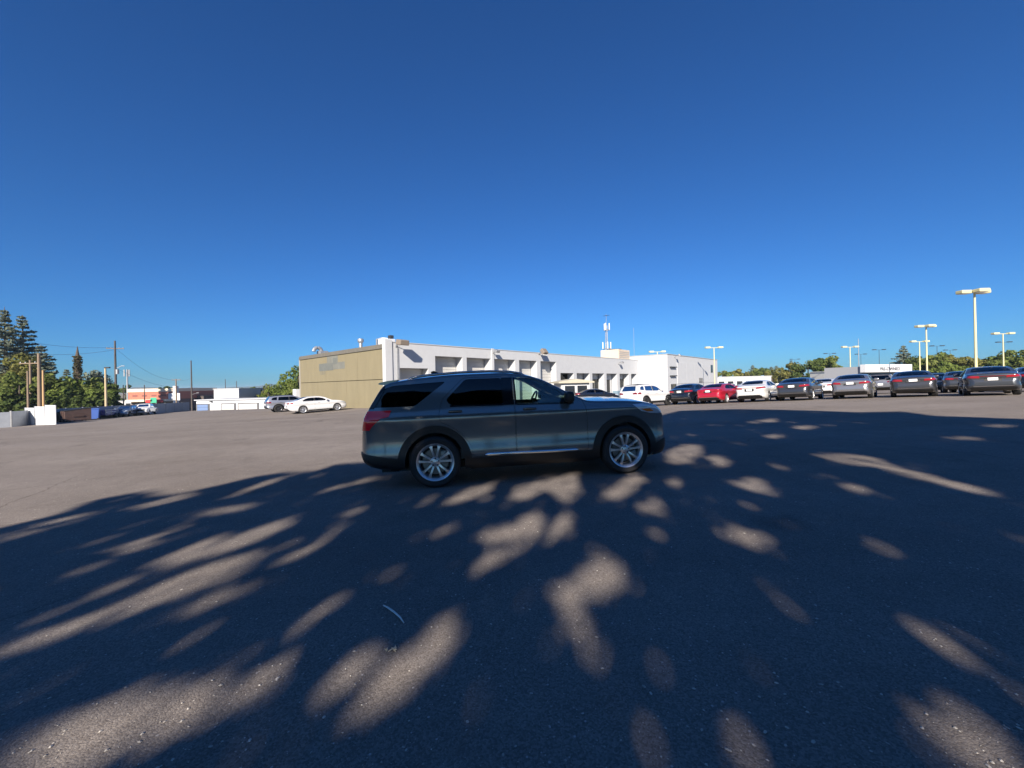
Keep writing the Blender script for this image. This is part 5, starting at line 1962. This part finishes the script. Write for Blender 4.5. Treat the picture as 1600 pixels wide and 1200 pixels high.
def conifer(name, label, x, y, h, rad, m, seed, group=None, gap=1.0, z0=.12):
    """Whorled conifer: straight trunk, tiers of drooping boughs with needle sprays."""
    global RNG
    RNG = np.random.default_rng(seed)
    rnd = random.Random(seed)
    g = G(x, y)
    o = thing(name, label, 'tree', (x, y, g), 0, group)
    q = MB()
    q.tube([(0, 0, -.3), (0, 0, h * .5), (0, 0, h)], [h * .018 + .1, h * .011 + .05, .03], 8)
    q.build('trunk', M_BARK, o, smooth=True)
    bq = MB()
    C, T, Dr = [], [], []
    z = h * z0
    while z < h * .985:
        t = z / h
        Lb = rad * (1 - t)**.95 * 1.1 + .2
        nb = 5 if t < .9 else 4
        ph = rnd.uniform(0, 6.28)
        for k in range(nb):
            a = ph + 2 * math.pi * k / nb + rnd.uniform(-.35, .35)
            L = Lb * rnd.uniform(.55, 1.18)
            droop = rnd.uniform(.05, .28) + .1 * (1 - t)
            dx, dy = math.cos(a), math.sin(a)
            rise = .25 * t
            pts = [(dx * L * s, dy * L * s, z + L * (rise * s - droop * s * s + .12 * s**3)) for s in (0, .35, .7, 1)]
            bq.tube(pts, [.05 + L * .008, .04, .025, .01], 4, caps=False)
            ns = int(12 + L * 18)
            for _ in range(ns):
                s = rnd.uniform(.12, 1.0)**.8
                wd = (.10 + .22 * L * (1 - s) * .8 + .12)
                px_, pz = L * s, z + L * (rise * s - droop * s * s + .12 * s**3)
                ly = rnd.uniform(-wd, wd)
                C.append((dx * px_ - dy * ly, dy * px_ + dx * ly, pz - abs(ly) * .25 + rnd.uniform(-.08, .05)))
                T.append(min(1, max(0, .25 + .5 * s + rnd.uniform(-.25, .25))))
        z += rnd.uniform(.45, .75) * gap * (h / 18)**.5
    bq.build('limbs', M_BARK, o, smooth=True)
    C = np.array(C)
    mesh_obj('crown', quads_mesh('crown', leaf_quads(C, .31 * (h / 18)**.5, .6, 2.2), [m], np.array(T)), m, o)
    return o

def tree_at(kind, px, ytop, d, label, m, seed, r=None, rz=None, group=None, **kw):
    p = at(px, ytop, d)
    g = G(p.x, d)
    h = p.z - g
    if kind == 'c':
        return conifer('conifer_tree', label, p.x, d, h, r, m, seed, group, **kw)
    return broad_tree(kw.pop('name', 'leafy_tree'), label, p.x, d, h, r, rz or h * .42, m, seed, group=group, **kw)

LC, LT = 'tall conifers at the left edge', 'trees and hedge behind the left fence'
tree_at('c', 7, 479, 80, 'tallest dark conifer cut by the left edge', L_CON, 1, r=5.6, group=LC, gap=1.05)
tree_at('c', 35, 492, 84, 'dark conifer with open level boughs, second from the left edge', L_CON, 2, r=7.0, group=LC, gap=1.2)
tree_at('c', 64, 538, 78, 'lower spreading conifer with long boughs left of the ivy-clad stump', L_CON, 3, r=6.2, group=LC, gap=1.1)
tree_at('b', 24, 546, 72, 'yellowish leafy tree in front of the conifers', L_YEL, 4, r=3.6, group=LT, n=3200)
tree_at('b', 48, 556, 71, 'olive leafy tree right in front of the second conifer', L_YEL, 5, r=2.6, group=LT, n=2200)
tree_at('b', 0, 580, 63, 'green leafy tree at the very left edge behind the fence', L_MID, 6, r=3.4, group=LT, n=3000)
tree_at('b', 30, 588, 61, 'round green hedge tree left of the paired poles', L_MID, 7, r=2.8, group=LT, n=2600)
tree_at('b', 54, 594, 64, 'dark hedge tree behind the paired poles', L_DARK, 8, r=2.4, group=LT, n=2400)
tree_at('b', 82, 583, 64, 'bright green hedge tree right of the orange-brown pole', L_MID, 9, r=3.2, group=LT, n=3000)
tree_at('b', 104, 588, 65, 'green hedge tree below the ivy-clad stump', L_BRI, 10, r=2.8, group=LT, n=2600)
tree_at('b', 128, 589, 66, 'green hedge tree right of the ivy-clad stump', L_MID, 12, r=2.7, group=LT, n=2600)
tree_at('b', 150, 592, 67, 'rounded hedge tree left of the pale lamp pole', L_BRI, 13, r=2.6, group=LT, n=2600)
tree_at('b', 170, 602, 68, 'last dark hedge tree at the tall dark utility pole', L_DARK, 14, r=1.9, group=LT, n=2000)
for k, (px, yt, dd, r) in enumerate(((12, 612, 60.5, 2.6), (66, 614, 62, 2.6), (92, 612, 63, 2.6), (118, 612, 64, 2.6), (142, 614, 65, 2.5), (160, 615, 66, 2.2), (40, 613, 60.5, 2.4))):
    nm = ['far left edge', 'foot of the thick grey pole', 'back of the dumpsters', 'dark brown dumpster', 'blue bin', 'pale lamp pole', 'white enclosure'][k]
    tree_at('b', px, yt, dd, 'low dark shrub behind the fence above the ' + nm, L_DARK, 40 + k, r=r, rz=1.9, group=LT, n=1900, name='hedge_shrub', cat='shrub', base=.1)
tree_at('c', 104, 577, 85, 'small grey-green conifer left of the ivy-clad stump', L_CON, 15, r=3.2, group=LT)
tree_at('b', 143, 578, 88, 'dark leafy tree right of the ivy-clad stump, behind the hedge', L_CON, 16, r=3.6, group=LT, n=2600)
# the ivy-clad topped trunk with a dead leader
p = at(121, 556, 78)
g = G(p.x, 78)
h = p.z - g
o = thing('dead_tree', 'topped dead tree wrapped in brown ivy with a bare spike', 'tree', (p.x, 78, g))
q = MB()
q.tube([(0, 0, -.2), (.05, 0, h * .5), (0, 0, h), (.03, 0, h + 1.9)], [.5, .42, .3, .03], 8)
q.tube([(0, 0, h * .7), (.8, .2, h * .8)], [.08, .02], 5)
q.tube([(0, 0, h * .8), (-.7, .2, h * .9)], [.08, .02], 5)
q.build('trunk', M_BARK, o, smooth=True)
RNG = np.random.default_rng(3)
n = 900
a, zz = RNG.uniform(0, 6.28, n), RNG.uniform(h * .45, h * 1.0, n)
rr = RNG.uniform(.2, .62, n)
mesh_obj('ivy', quads_mesh('ivy', leaf_quads(np.stack([rr * np.cos(a), rr * np.sin(a), zz], 1), .32), [L_IVY], RNG.uniform(0, 1, n)), L_IVY, o)

MG = 'green trees left of the tan wall'
for k, (px, yt, dd, r, m) in enumerate(((385, 604, 100, 3.6, L_BRI), (402, 601, 104, 3.4, L_MID), (418, 606, 98, 3.0, L_YEL), (433, 601, 96, 3.2, L_BRI), (449, 594, 92, 3.4, L_BRI), (466, 571, 84, 3.2, L_BRI), (458, 600, 80, 2.6, L_MID))):
    lab = ['leftmost bright tree right of the white box building', 'mid green tree behind the right end of the storage garage', 'yellowish tree behind the thin lamp post', 'bright green tree right of the thin lamp post', 'fuller green tree near the tan wall', 'tallest green tree touching the left end of the tan wall', 'lower green tree above the blue-grey hatchback'][k]
    tree_at('b', px, yt, dd, lab, m, 60 + k, r=r, group=MG, n=2400)
LB = 'small distant trees beyond the red-banded shop'
for k, (px, yt, dd, r) in enumerate(((196, 604, 150, 4), (250, 604, 170, 4.5), (262, 603, 172, 4.0), (292, 607, 150, 3.5), (308, 608, 155, 3.5), (325, 611, 150, 3), (284, 612, 140, 3.0))):
    lab = ['dim tree left of the red-banded shop', 'dark tree over the roof of the red-banded shop', 'dark tree over the right end of the shop roof', 'dark tree left of the tall black pole', 'dark tree right of the tall black pole', 'low dark tree left of the white box building', 'low dark tree over the dark roofed building'][k]
    tree_at('b', px, yt, dd, lab, L_DARK, 80 + k, r=r, group=LB, n=1300, leaf=.6)
RT = 'trees behind the right-hand car row'
for k, (kind, px, yt, dd, r, m, lab) in enumerate((
        ('b', 1128, 578, 160, 6, L_MID, 'low tree right of the end block window'), ('b', 1146, 577, 165, 6, L_YEL, 'low yellowish tree above the red sedan'),
        ('b', 1163, 578, 170, 6, L_MID, 'low tree left of the small distant conifers'), ('c', 1176, 571, 180, 5, L_CON, 'first of the small distant conifers above the white sedan'),
        ('b', 1184, 577, 165, 5, L_MID, 'low tree between the small distant conifers'), ('b', 1194, 574, 170, 4.5, L_DARK, 'rounded dark tree between the small distant conifers'),
        ('c', 1205, 572, 180, 4.5, L_CON, 'second of the small distant conifers'), ('c', 1213, 571, 175, 4.5, L_CON, 'third of the small distant conifers, left of the yellow-green tree'),
        ('b', 1216, 578, 150, 5, L_YEL, 'low yellowish tree left of the tall yellow-green tree'), ('b', 1206, 584, 140, 5, L_YEL, 'low bush-like tree behind the white sedan'),
        ('b', 1235, 566, 125, 4.2, L_YEL, 'yellow-green tree left of the big round tree'), ('c', 1236, 563, 140, 2.6, L_CON, 'thin conifer tip behind the yellow-green tree'),
        ('b', 1262, 562, 105, 4.6, L_DARK, 'left half of the big round green tree pair'), ('b', 1283, 556.5, 108, 5.2, L_MID, 'big round green tree above the dark grey sedan'), ('b', 1299, 565, 108, 4.0, L_MID, 'right shoulder tree beside the big round green tree'),
        ('b', 1318, 574, 130, 5, L_YEL, 'low hedge tree right of the big round tree'), ('b', 1338, 577, 135, 5, L_MID, 'low hedge tree left of the sign building'),
        ('c', 1411, 539, 105, 4.6, L_CON, 'broad conifer behind the right end of the white sign'), ('b', 1432, 556, 100, 3.6, L_DARK, 'dark leafy tree between conifer and cream light poles'),
        ('b', 1452, 553, 96, 4.2, L_MID, 'leafy tree behind the twin cream poles'), ('b', 1470, 551, 98, 4.4, L_MID, 'full green tree right of the twin cream poles'), ('b', 1478, 566, 90, 3.6, L_BRI, 'lower bright tree in front of the full green tree'),
        ('b', 1505, 554, 92, 4.4, L_YEL, 'yellow-green tree left of the tallest light pole'), ('b', 1527, 558, 94, 4.2, L_YEL, 'yellow-green tree right of the tallest light pole'),
        ('b', 1556, 560, 88, 3.6, L_MID, 'small green tree left of the twin-head pole'), ('b', 1576, 548, 90, 4.4, L_BRI, 'bright leafy tree at the twin-head pole near the right edge'), ('b', 1600, 543, 86, 4.4, L_MID, 'green tree cut by the right edge'),
        ('b', 1492, 566, 110, 4.0, L_DARK, 'dark filler tree between the two yellow-green and full green trees'), ('b', 1630, 550, 84, 4.6, L_MID, 'green tree just beyond the right edge'))):
    kw = {} if kind == 'c' else dict(n=2600 if dd < 130 else 1500, leaf=.42 if dd < 130 else .62)
    tree_at(kind, px, yt, dd, lab, m, 100 + k, r=r, group=RT, **kw)

# ================================================================== THE TREES BEHIND THE CAMERA (they throw the shade)
c1 = lambda P: [(x / 2.143, 640 + y / 2.143) for x, y in P]
c2 = lambda P: [(500 + x / 2.143, 640 + y / 2.143) for x, y in P]
c3 = lambda P: [(1000 + x / 2.068, 620 + y / 2.068) for x, y in P]
TOPLINE = c1([(-2000, 760), (-400, 480), (-50, 408), (100, 375), (200, 350), (330, 300), (480, 275), (560, 290), (700, 262), (830, 230), (930, 212), (1060, 205), (1130, 182), (1220, 178)]) \
    + [(606, 718), (615, 700), (640, 672), (760, 652), (900, 646)] + c3([(65, 60), (130, 45), (300, 40), (450, 42), (560, 45), (700, 50), (850, 48), (950, 62), (1050, 65), (1241, 72), (1500, 85), (3000, 120)])
GAPS = [(1, c1(P)) for P in (
    [(90, 385), (310, 343), (322, 353), (140, 388)], [(0, 425), (140, 400), (130, 414), (0, 442)], [(440, 327), (640, 275), (655, 290), (480, 332)],
    [(760, 287), (940, 222), (952, 234), (850, 268), (770, 295)], [(980, 292), (1090, 265), (1240, 225), (1278, 234), (1130, 265), (1000, 300)], [(600, 345), (840, 315), (850, 327), (720, 352)], [(1150, 354), (1210, 330), (1220, 342), (1170, 358)],
    [(480, 512), (640, 430), (780, 420), (965, 362), (978, 378), (850, 447), (720, 492), (640, 512), (560, 532)],
    [(0, 790), (160, 735), (400, 650), (560, 570), (680, 520), (840, 478), (892, 492), (760, 545), (848, 535), (700, 592), (560, 642), (430, 692), (220, 747), (0, 838)],
    [(300, 617), (480, 545), (435, 582), (330, 628)], [(590, 672), (720, 620), (850, 590), (862, 607), (720, 652), (620, 692)], [(920, 502), (1000, 470), (1080, 438), (1102, 452), (1030, 492), (950, 514)],
    [(0, 1110), (150, 1040), (330, 975), (480, 930), (560, 960), (720, 910), (880, 850), (980, 838), (987, 872), (880, 952), (740, 1012), (600, 1082), (420, 1152), (300, 1205), (0, 1300)])]
GAPS += [(.62, c1(P)) for P in ([(190, 560), (330, 500), (420, 490), (300, 542), (210, 577)], [(0, 650), (180, 590), (330, 575), (150, 622), (0, 674)], [(0, 735), (180, 680), (230, 680), (60, 747), (0, 767)],
    [(540, 800), (640, 740), (760, 690), (832, 660), (760, 722), (620, 802), (550, 817)], [(1070, 672), (1170, 608), (1182, 632), (1110, 677)], [(20, 1010), (200, 920), (300, 905), (150, 1000)], [(850, 800), (940, 770), (950, 800), (880, 832)], [(340, 470), (500, 425), (600, 415), (420, 475)])]
GAPS += [(1, c2(P)) for P in ([(60, 1067), (160, 900), (300, 770), (400, 708), (457, 708), (463, 772), (380, 862), (260, 962), (150, 1047)], [(0, 1000), (0, 890), (120, 810), (182, 798), (150, 882), (60, 962)],
    [(495, 547), (560, 468), (640, 468), (700, 438), (722, 462), (620, 502), (540, 547)], [(500, 430), (560, 398), (640, 388), (720, 333), (762, 360), (730, 422), (640, 442), (540, 442)], [(735, 462), (760, 380), (820, 338), (862, 345), (830, 402), (770, 457)],
    [(390, 327), (480, 268), (592, 238), (572, 277), (470, 312)], [(70, 352), (120, 328), (147, 335), (100, 357)], [(630, 302), (650, 258), (740, 238), (860, 208), (872, 292), (830, 322), (760, 272), (690, 302)], [(920, 302), (1000, 238), (1060, 208), (1092, 225), (1030, 292), (960, 302)],
    [(1030, 337), (1130, 298), (1160, 278), (1232, 310), (1242, 337), (1150, 347)], [(1090, 282), (1150, 238), (1212, 228), (1200, 262)], [(1160, 140), (1200, 123), (1270, 113), (1282, 147), (1230, 182), (1160, 182)],
    [(790, 642), (800, 590), (860, 538), (910, 520), (903, 480), (940, 463), (972, 490), (977, 520), (1022, 540), (1010, 592), (930, 632), (880, 642), (902, 700), (912, 772), (870, 792), (828, 720)])]
GAPS += [(.62, c2(P)) for P in ([(150, 772), (240, 688), (277, 710), (180, 782)], [(500, 667), (560, 598), (632, 583), (632, 622), (560, 662)], [(0, 672), (50, 618), (112, 608), (60, 662)], [(370, 592), (420, 538), (472, 518), (440, 562)], [(320, 442), (420, 388), (492, 383), (420, 432)], [(290, 332), (340, 293), (382, 293), (330, 332)],
    [(1020, 642), (1050, 588), (1110, 578), (1192, 600), (1100, 652)], [(870, 922), (880, 828), (940, 808), (972, 850), (940, 922)], [(1030, 942), (1050, 868), (1100, 868), (1150, 843), (1177, 890), (1172, 972), (1110, 992), (1060, 977)])]
GAPS += [(1, c3(P)) for P in ([(240, 432), (290, 408), (340, 430), (420, 448), (422, 487), (330, 482), (270, 457)], [(300, 277), (360, 258), (412, 270), (400, 302), (490, 322), (400, 312), (330, 297)], [(210, 197), (250, 188), (297, 210), (260, 232)],
    [(80, 182), (140, 153), (207, 160), (190, 187), (110, 192)], [(80, 207), (150, 193), (167, 210), (100, 217)], [(0, 262), (60, 248), (77, 265), (0, 277)], [(0, 362), (60, 318), (120, 313), (162, 345), (100, 372)],
    [(560, 188), (640, 183), (750, 193), (800, 213), (860, 233), (960, 258), (1060, 283), (1142, 308), (1142, 322), (1040, 302), (930, 272), (840, 252), (760, 227), (650, 217)], [(640, 287), (690, 278), (737, 300), (690, 312)],
    [(430, 226), (480, 218), (482, 234), (440, 236)], [(400, 126), (450, 116), (462, 131), (420, 136)], [(490, 96), (560, 90), (562, 104), (500, 106)], [(985, 131), (1080, 128), (1097, 139), (1010, 140)], [(1110, 93), (1200, 88), (1192, 99), (1120, 98)], [(350, 81), (440, 68), (442, 81), (360, 87)],
    [(870, 1000), (940, 1020), (1000, 1080), (1050, 1080), (1000, 1000), (1060, 988), (1142, 1050), (1245, 1180), (1270, 1240), (1000, 1240), (930, 1112), (888, 1052)])]
GAPS += [(.62, c3(P)) for P in ([(300, 347), (350, 328), (382, 345), (340, 362)], [(545, 257), (600, 248), (612, 270), (560, 277)], [(860, 215), (940, 213), (942, 240), (880, 238)], [(410, 630), (450, 628), (520, 688), (582, 730), (550, 742), (460, 682)],
    [(350, 862), (420, 848), (520, 948), (600, 1058), (622, 1122), (560, 1092), (470, 982)], [(1080, 442), (1150, 428), (1232, 465), (1180, 482)])]
GB = [(s, P, min(p[0] for p in P), max(p[0] for p in P), min(p[1] for p in P), max(p[1] for p in P)) for s, P in GAPS]
TLX, TLY = np.array([p[0] for p in TOPLINE]), np.array([p[1] for p in TOPLINE])

def in_poly(poly, X, Y):
    c = np.zeros(X.shape, bool)
    j = len(poly) - 1
    for i in range(len(poly)):
        xi, yi = poly[i]
        xj, yj = poly[j]
        if yi != yj:
            c ^= ((yi > Y) != (yj > Y)) & (X < (xj - xi) * (Y - yi) / (yj - yi) + xi)
        j = i
    return c
def grow(M, k):
    for _ in range(k):
        N = M.copy()
        N[1:] |= M[:-1]
        N[:-1] |= M[1:]
        N[:, 1:] |= M[:, :-1]
        N[:, :-1] |= M[:, 1:]
        M = N
    return M

def shade_trees():
    """A belt of trees at the edge of the lot, behind where the photographer stands. Their boughs
    are dense where the lot lies in shade and open where the sun comes through."""
    rng = np.random.default_rng(77)
    trunks = [(-11.5, -12.5), (-6.5, -11.5), (-1.5, -13.0), (3.2, -11.8), (8.0, -12.8), (13.0, -12.0), (18.5, -12.6), (24.5, -12.2)]
    D = np.array(SUN_DIR)
    e1 = np.array([math.cos(SUN_AZ), -math.sin(SUN_AZ), 0])
    e2 = np.cross(e1, D)
    e2 *= np.sign(e2[2])
    cs = .04
    A, B = np.meshgrid(np.arange(-14, 33, cs), np.arange(-3.0, 11.5, cs))
    Q0 = A[..., None] * e1 + B[..., None] * e2
    t = Q0[..., 2] / -D[2]
    for _ in range(3):
        q = Q0 + t[..., None] * D
        gz = np.empty(A.shape)
        for r0 in range(0, A.shape[0], 40):
            gz[r0:r0 + 40] = ground_np(np.clip(q[r0:r0 + 40, :, 0], -60, 60), np.clip(q[r0:r0 + 40, :, 1], -25, 90))
        t = t + (q[..., 2] - gz) / -D[2]
    q = Q0 + t[..., None] * D
    yy = np.maximum(q[..., 1], .3)
    u, v = q[..., 0] / yy * FPX, (q[..., 2] - EYE) / yy * FPX
    px, py = 800 + u * CR - v * SR, 600 - (u * SR + v * CR)
    inv = q[..., 1] > .9
    lit = inv & (py < np.interp(px, TLX, TLY))
    faint = np.zeros(A.shape, bool)
    for s_, poly in GAPS:
        m = inv & in_poly(poly, px, py)
        if s_ >= 1:
            lit |= m
        else:
            faint |= m
    gap = lit & ~(inv & (py < np.interp(px, TLX, TLY)))
    # many small chinks between the leaves
    for _ in range(360):
        ca, cb = rng.uniform(-9, 22), rng.uniform(-2.6, 8.5)
        ra, rb, an = rng.uniform(.05, .17), rng.uniform(.04, .10), rng.uniform(-.9, .9)
        i0, i1 = int((cb - .2 + 3.0) / cs), int((cb + .2 + 3.0) / cs) + 1
        j0, j1 = int((ca - .2 + 14) / cs), int((ca + .2 + 14) / cs) + 1
        i0 = max(i0, 0)
        pm_, qm_ = px[(i0 + i1) // 2, (j0 + j1) // 2], py[(i0 + i1) // 2, (j0 + j1) // 2]
        if qm_ > 900 or pm_ > 1330 or (qm_ > 780 and pm_ > 1100):
            continue
        da, db = A[i0:i1, j0:j1] - ca, B[i0:i1, j0:j1] - cb
        ua, ub = da * math.cos(an) + db * math.sin(an), -da * math.sin(an) + db * math.cos(an)
        faint[i0:i1, j0:j1] |= (ua / ra)**2 + (ub / rb)**2 < 1
    faint &= ~lit
    cell = np.sin(q[..., 0] * 1.7 + 1) * np.sin(q[..., 1] * 1.1 + .4) + .5 * np.sin(q[..., 0] * 3.1)
    lit |= (q[..., 1] < -.8) & (cell > .6)
    g2, g8 = grow(lit, 2), grow(lit | faint, 8)
    out = []
    for zone, size, od in ((~g8, .42, 7.5), (g8 & ~g2 & ~faint, .19, 5.6), (g2 & ~lit & ~faint, .095, 3.6), (faint & ~lit, .15, 1.0), (gap, .085, .16)):
        idx = np.argwhere(zone)
        n = int(od * len(idx) * cs * cs / (.5 * .63 * size * size))
        k = idx[rng.integers(0, len(idx), n)]
        a = A[k[:, 0], k[:, 1]] + rng.uniform(-.5, .5, n) * cs
        b = B[k[:, 0], k[:, 1]] + rng.uniform(-.5, .5, n) * cs
        C = a[:, None] * e1 + b[:, None] * e2
        y = rng.uniform(-13.8, -10.2, n)
        C = C + ((y - C[:, 1]) / D[1])[:, None] * D
        ok = (C[:, 2] > 3.4) & (C[:, 2] < 18)
        out.append((C[ok], size))
    P = np.concatenate([c for c, _ in out])
    SZ = np.concatenate([np.full(len(c), z) for c, z in out])
    print('shade leaves', len(P))
    tx = np.array([a for a, b in trunks])
    own = np.abs(P[:, None, 0] - tx[None]).argmin(1)
    labs = ['leftmost', 'second from left', 'third from left', 'fourth from left', 'fourth from right', 'third from right', 'second from right', 'rightmost']
    for k, (x, y) in enumerate(trunks):
        C = P[own == k]
        cz_ = SZ[own == k]
        if len(C) < 50:
            continue
        g = G(x, y)
        o = thing('shade_tree', labs[k] + ' of the tall trees behind the viewer that shade the lot', 'tree', (x, y, g), 0, 'shade trees behind the viewer')
        C = C - np.array([x, y, g])
        rn = np.random.default_rng(k)
        global RNG
        RNG = rn
        mesh_obj('crown', quads_mesh('crown', leaf_quads(C, cz_, .1, 1.4), [L_SHD], rn.uniform(0, 1, len(C))), L_SHD, o)
        h = float(np.percentile(C[:, 2], 98))
        m = MB()
        m.tube([(0, 0, -.3), (.1, 0, h * .3), (-.05, .1, h * .6), (0, 0, h * .92)], [.30, .22, .15, .03], 10)
        m.build('trunk', M_BARK, o, smooth=True)
        m = MB()
        for j in range(12):
            e = C[int(rn.integers(0, len(C)))]
            z0 = max(1.8, min(e[2] - .8, h * .8) * .8)
            m.tube([(0, 0, z0), (e[0] * .5, e[1] * .5, (z0 + e[2]) / 2), tuple(e)], [.045, .028, .010], 5)
        m.build('limbs', M_BARK, o, smooth=True)
shade_trees()

# ================================================================== SMALL THINGS ON THE ASPHALT
def on_ground(px, py):
    u, v = ray(px, py)
    d = 3.0
    for _ in range(20):
        d = (G(u * d, d) - EYE) / v
    return Vector((u * d, d, G(u * d, d)))
pts = [on_ground(599, 948.5), on_ground(606, 952), on_ground(616, 959), on_ground(625, 967), on_ground(631, 976)]
q = MB()
q.tube([(p.x, p.y, p.z + .012) for p in pts], [.004, .006, .007, .006, .004], 6)
tag(q.build('twig', mat('bleached twig', (.78, .74, .70), .8, var=.1), smooth=True), 'pale curved twig lying on the shaded asphalt', 'twig')
p = on_ground(611, 1017)
o = thing('dried_leaves', 'small cluster of dried pale leaves at the left of the light patch', 'leaves', p)
rnd = random.Random(4)
ml = mat('dried leaf', (.60, .54, .42), .8, var=.15, vscale=30)
for k in range(7):
    a = rnd.uniform(0, 6.28)
    L, Wd = rnd.uniform(.011, .022), rnd.uniform(.004, .007)
    cx, cy = rnd.uniform(-.032, .032), rnd.uniform(-.012, .012)
    ca, sa = math.cos(a), math.sin(a)
    v = [(cx - L * ca, cy - L * sa, .006), (cx + Wd * sa, cy - Wd * ca, .014), (cx + L * ca, cy + L * sa, .02), (cx - Wd * sa, cy + Wd * ca, .012), (cx, cy, .004)]
    MB().add(v, [(0, 1, 4), (1, 2, 4), (2, 3, 4), (3, 0, 4)]).build('leaf', ml, o)
# loose grit
rng = np.random.default_rng(9)
gv, gf = [], []
ico = [(0, 0, 1), (.9, 0, .2), (.28, .85, .25), (-.72, .53, .2), (-.72, -.53, .22), (.28, -.85, .2)]
icf = [(0, 1, 2), (0, 2, 3), (0, 3, 4), (0, 4, 5), (0, 5, 1)]
mbg = MB()
for k in range(4200):
    d = 1.2 + 9 * rng.uniform()**2.0
    x = rng.uniform(-1.35, 1.35) * d
    s = .0025 + .0065 * rng.uniform()**3
    g = G(x, d)
    a = rng.uniform(0, 6.28)
    ca, sa = math.cos(a), math.sin(a)
    ex = rng.uniform(.7, 1.9)
    mbg.add([(x + s * (vx * ex * ca - vy * sa), d + s * (vx * ex * sa + vy * ca), g + .001 + s * vz * .8) for vx, vy, vz in ico], icf)
me = bpy.data.meshes.new('grit')
me.from_pydata(mbg.v, [], mbg.f)
tag(mesh_obj('grit', me, mat('pale grit', (.42, .39, .35), .8, var=.5, vscale=9)), 'scattered pale grit and pebbles on the near asphalt', 'gravel', kind='stuff')

# ================================================================== HAZE
hz = MB()
hz.box(-2990, 2990, -390, 3900, -6.0, 25.0)
ho = hz.build('haze', mat('haze surface', (1, 1, 1)))
hm_ = ho.data.materials[0]
nt = hm_.node_tree
nt.nodes.remove(nt.nodes['Principled BSDF'])
pv = nt.nodes.new('ShaderNodeVolumePrincipled')
pv.inputs['Color'].default_value = (.62, .82, 1.0, 1)
pv.inputs['Density'].default_value = 0.00017
pv.inputs['Anisotropy'].default_value = 0.0
nt.links.new(pv.outputs[0], nt.nodes['Material Output'].inputs['Volume'])
tag(ho, kind='stuff')
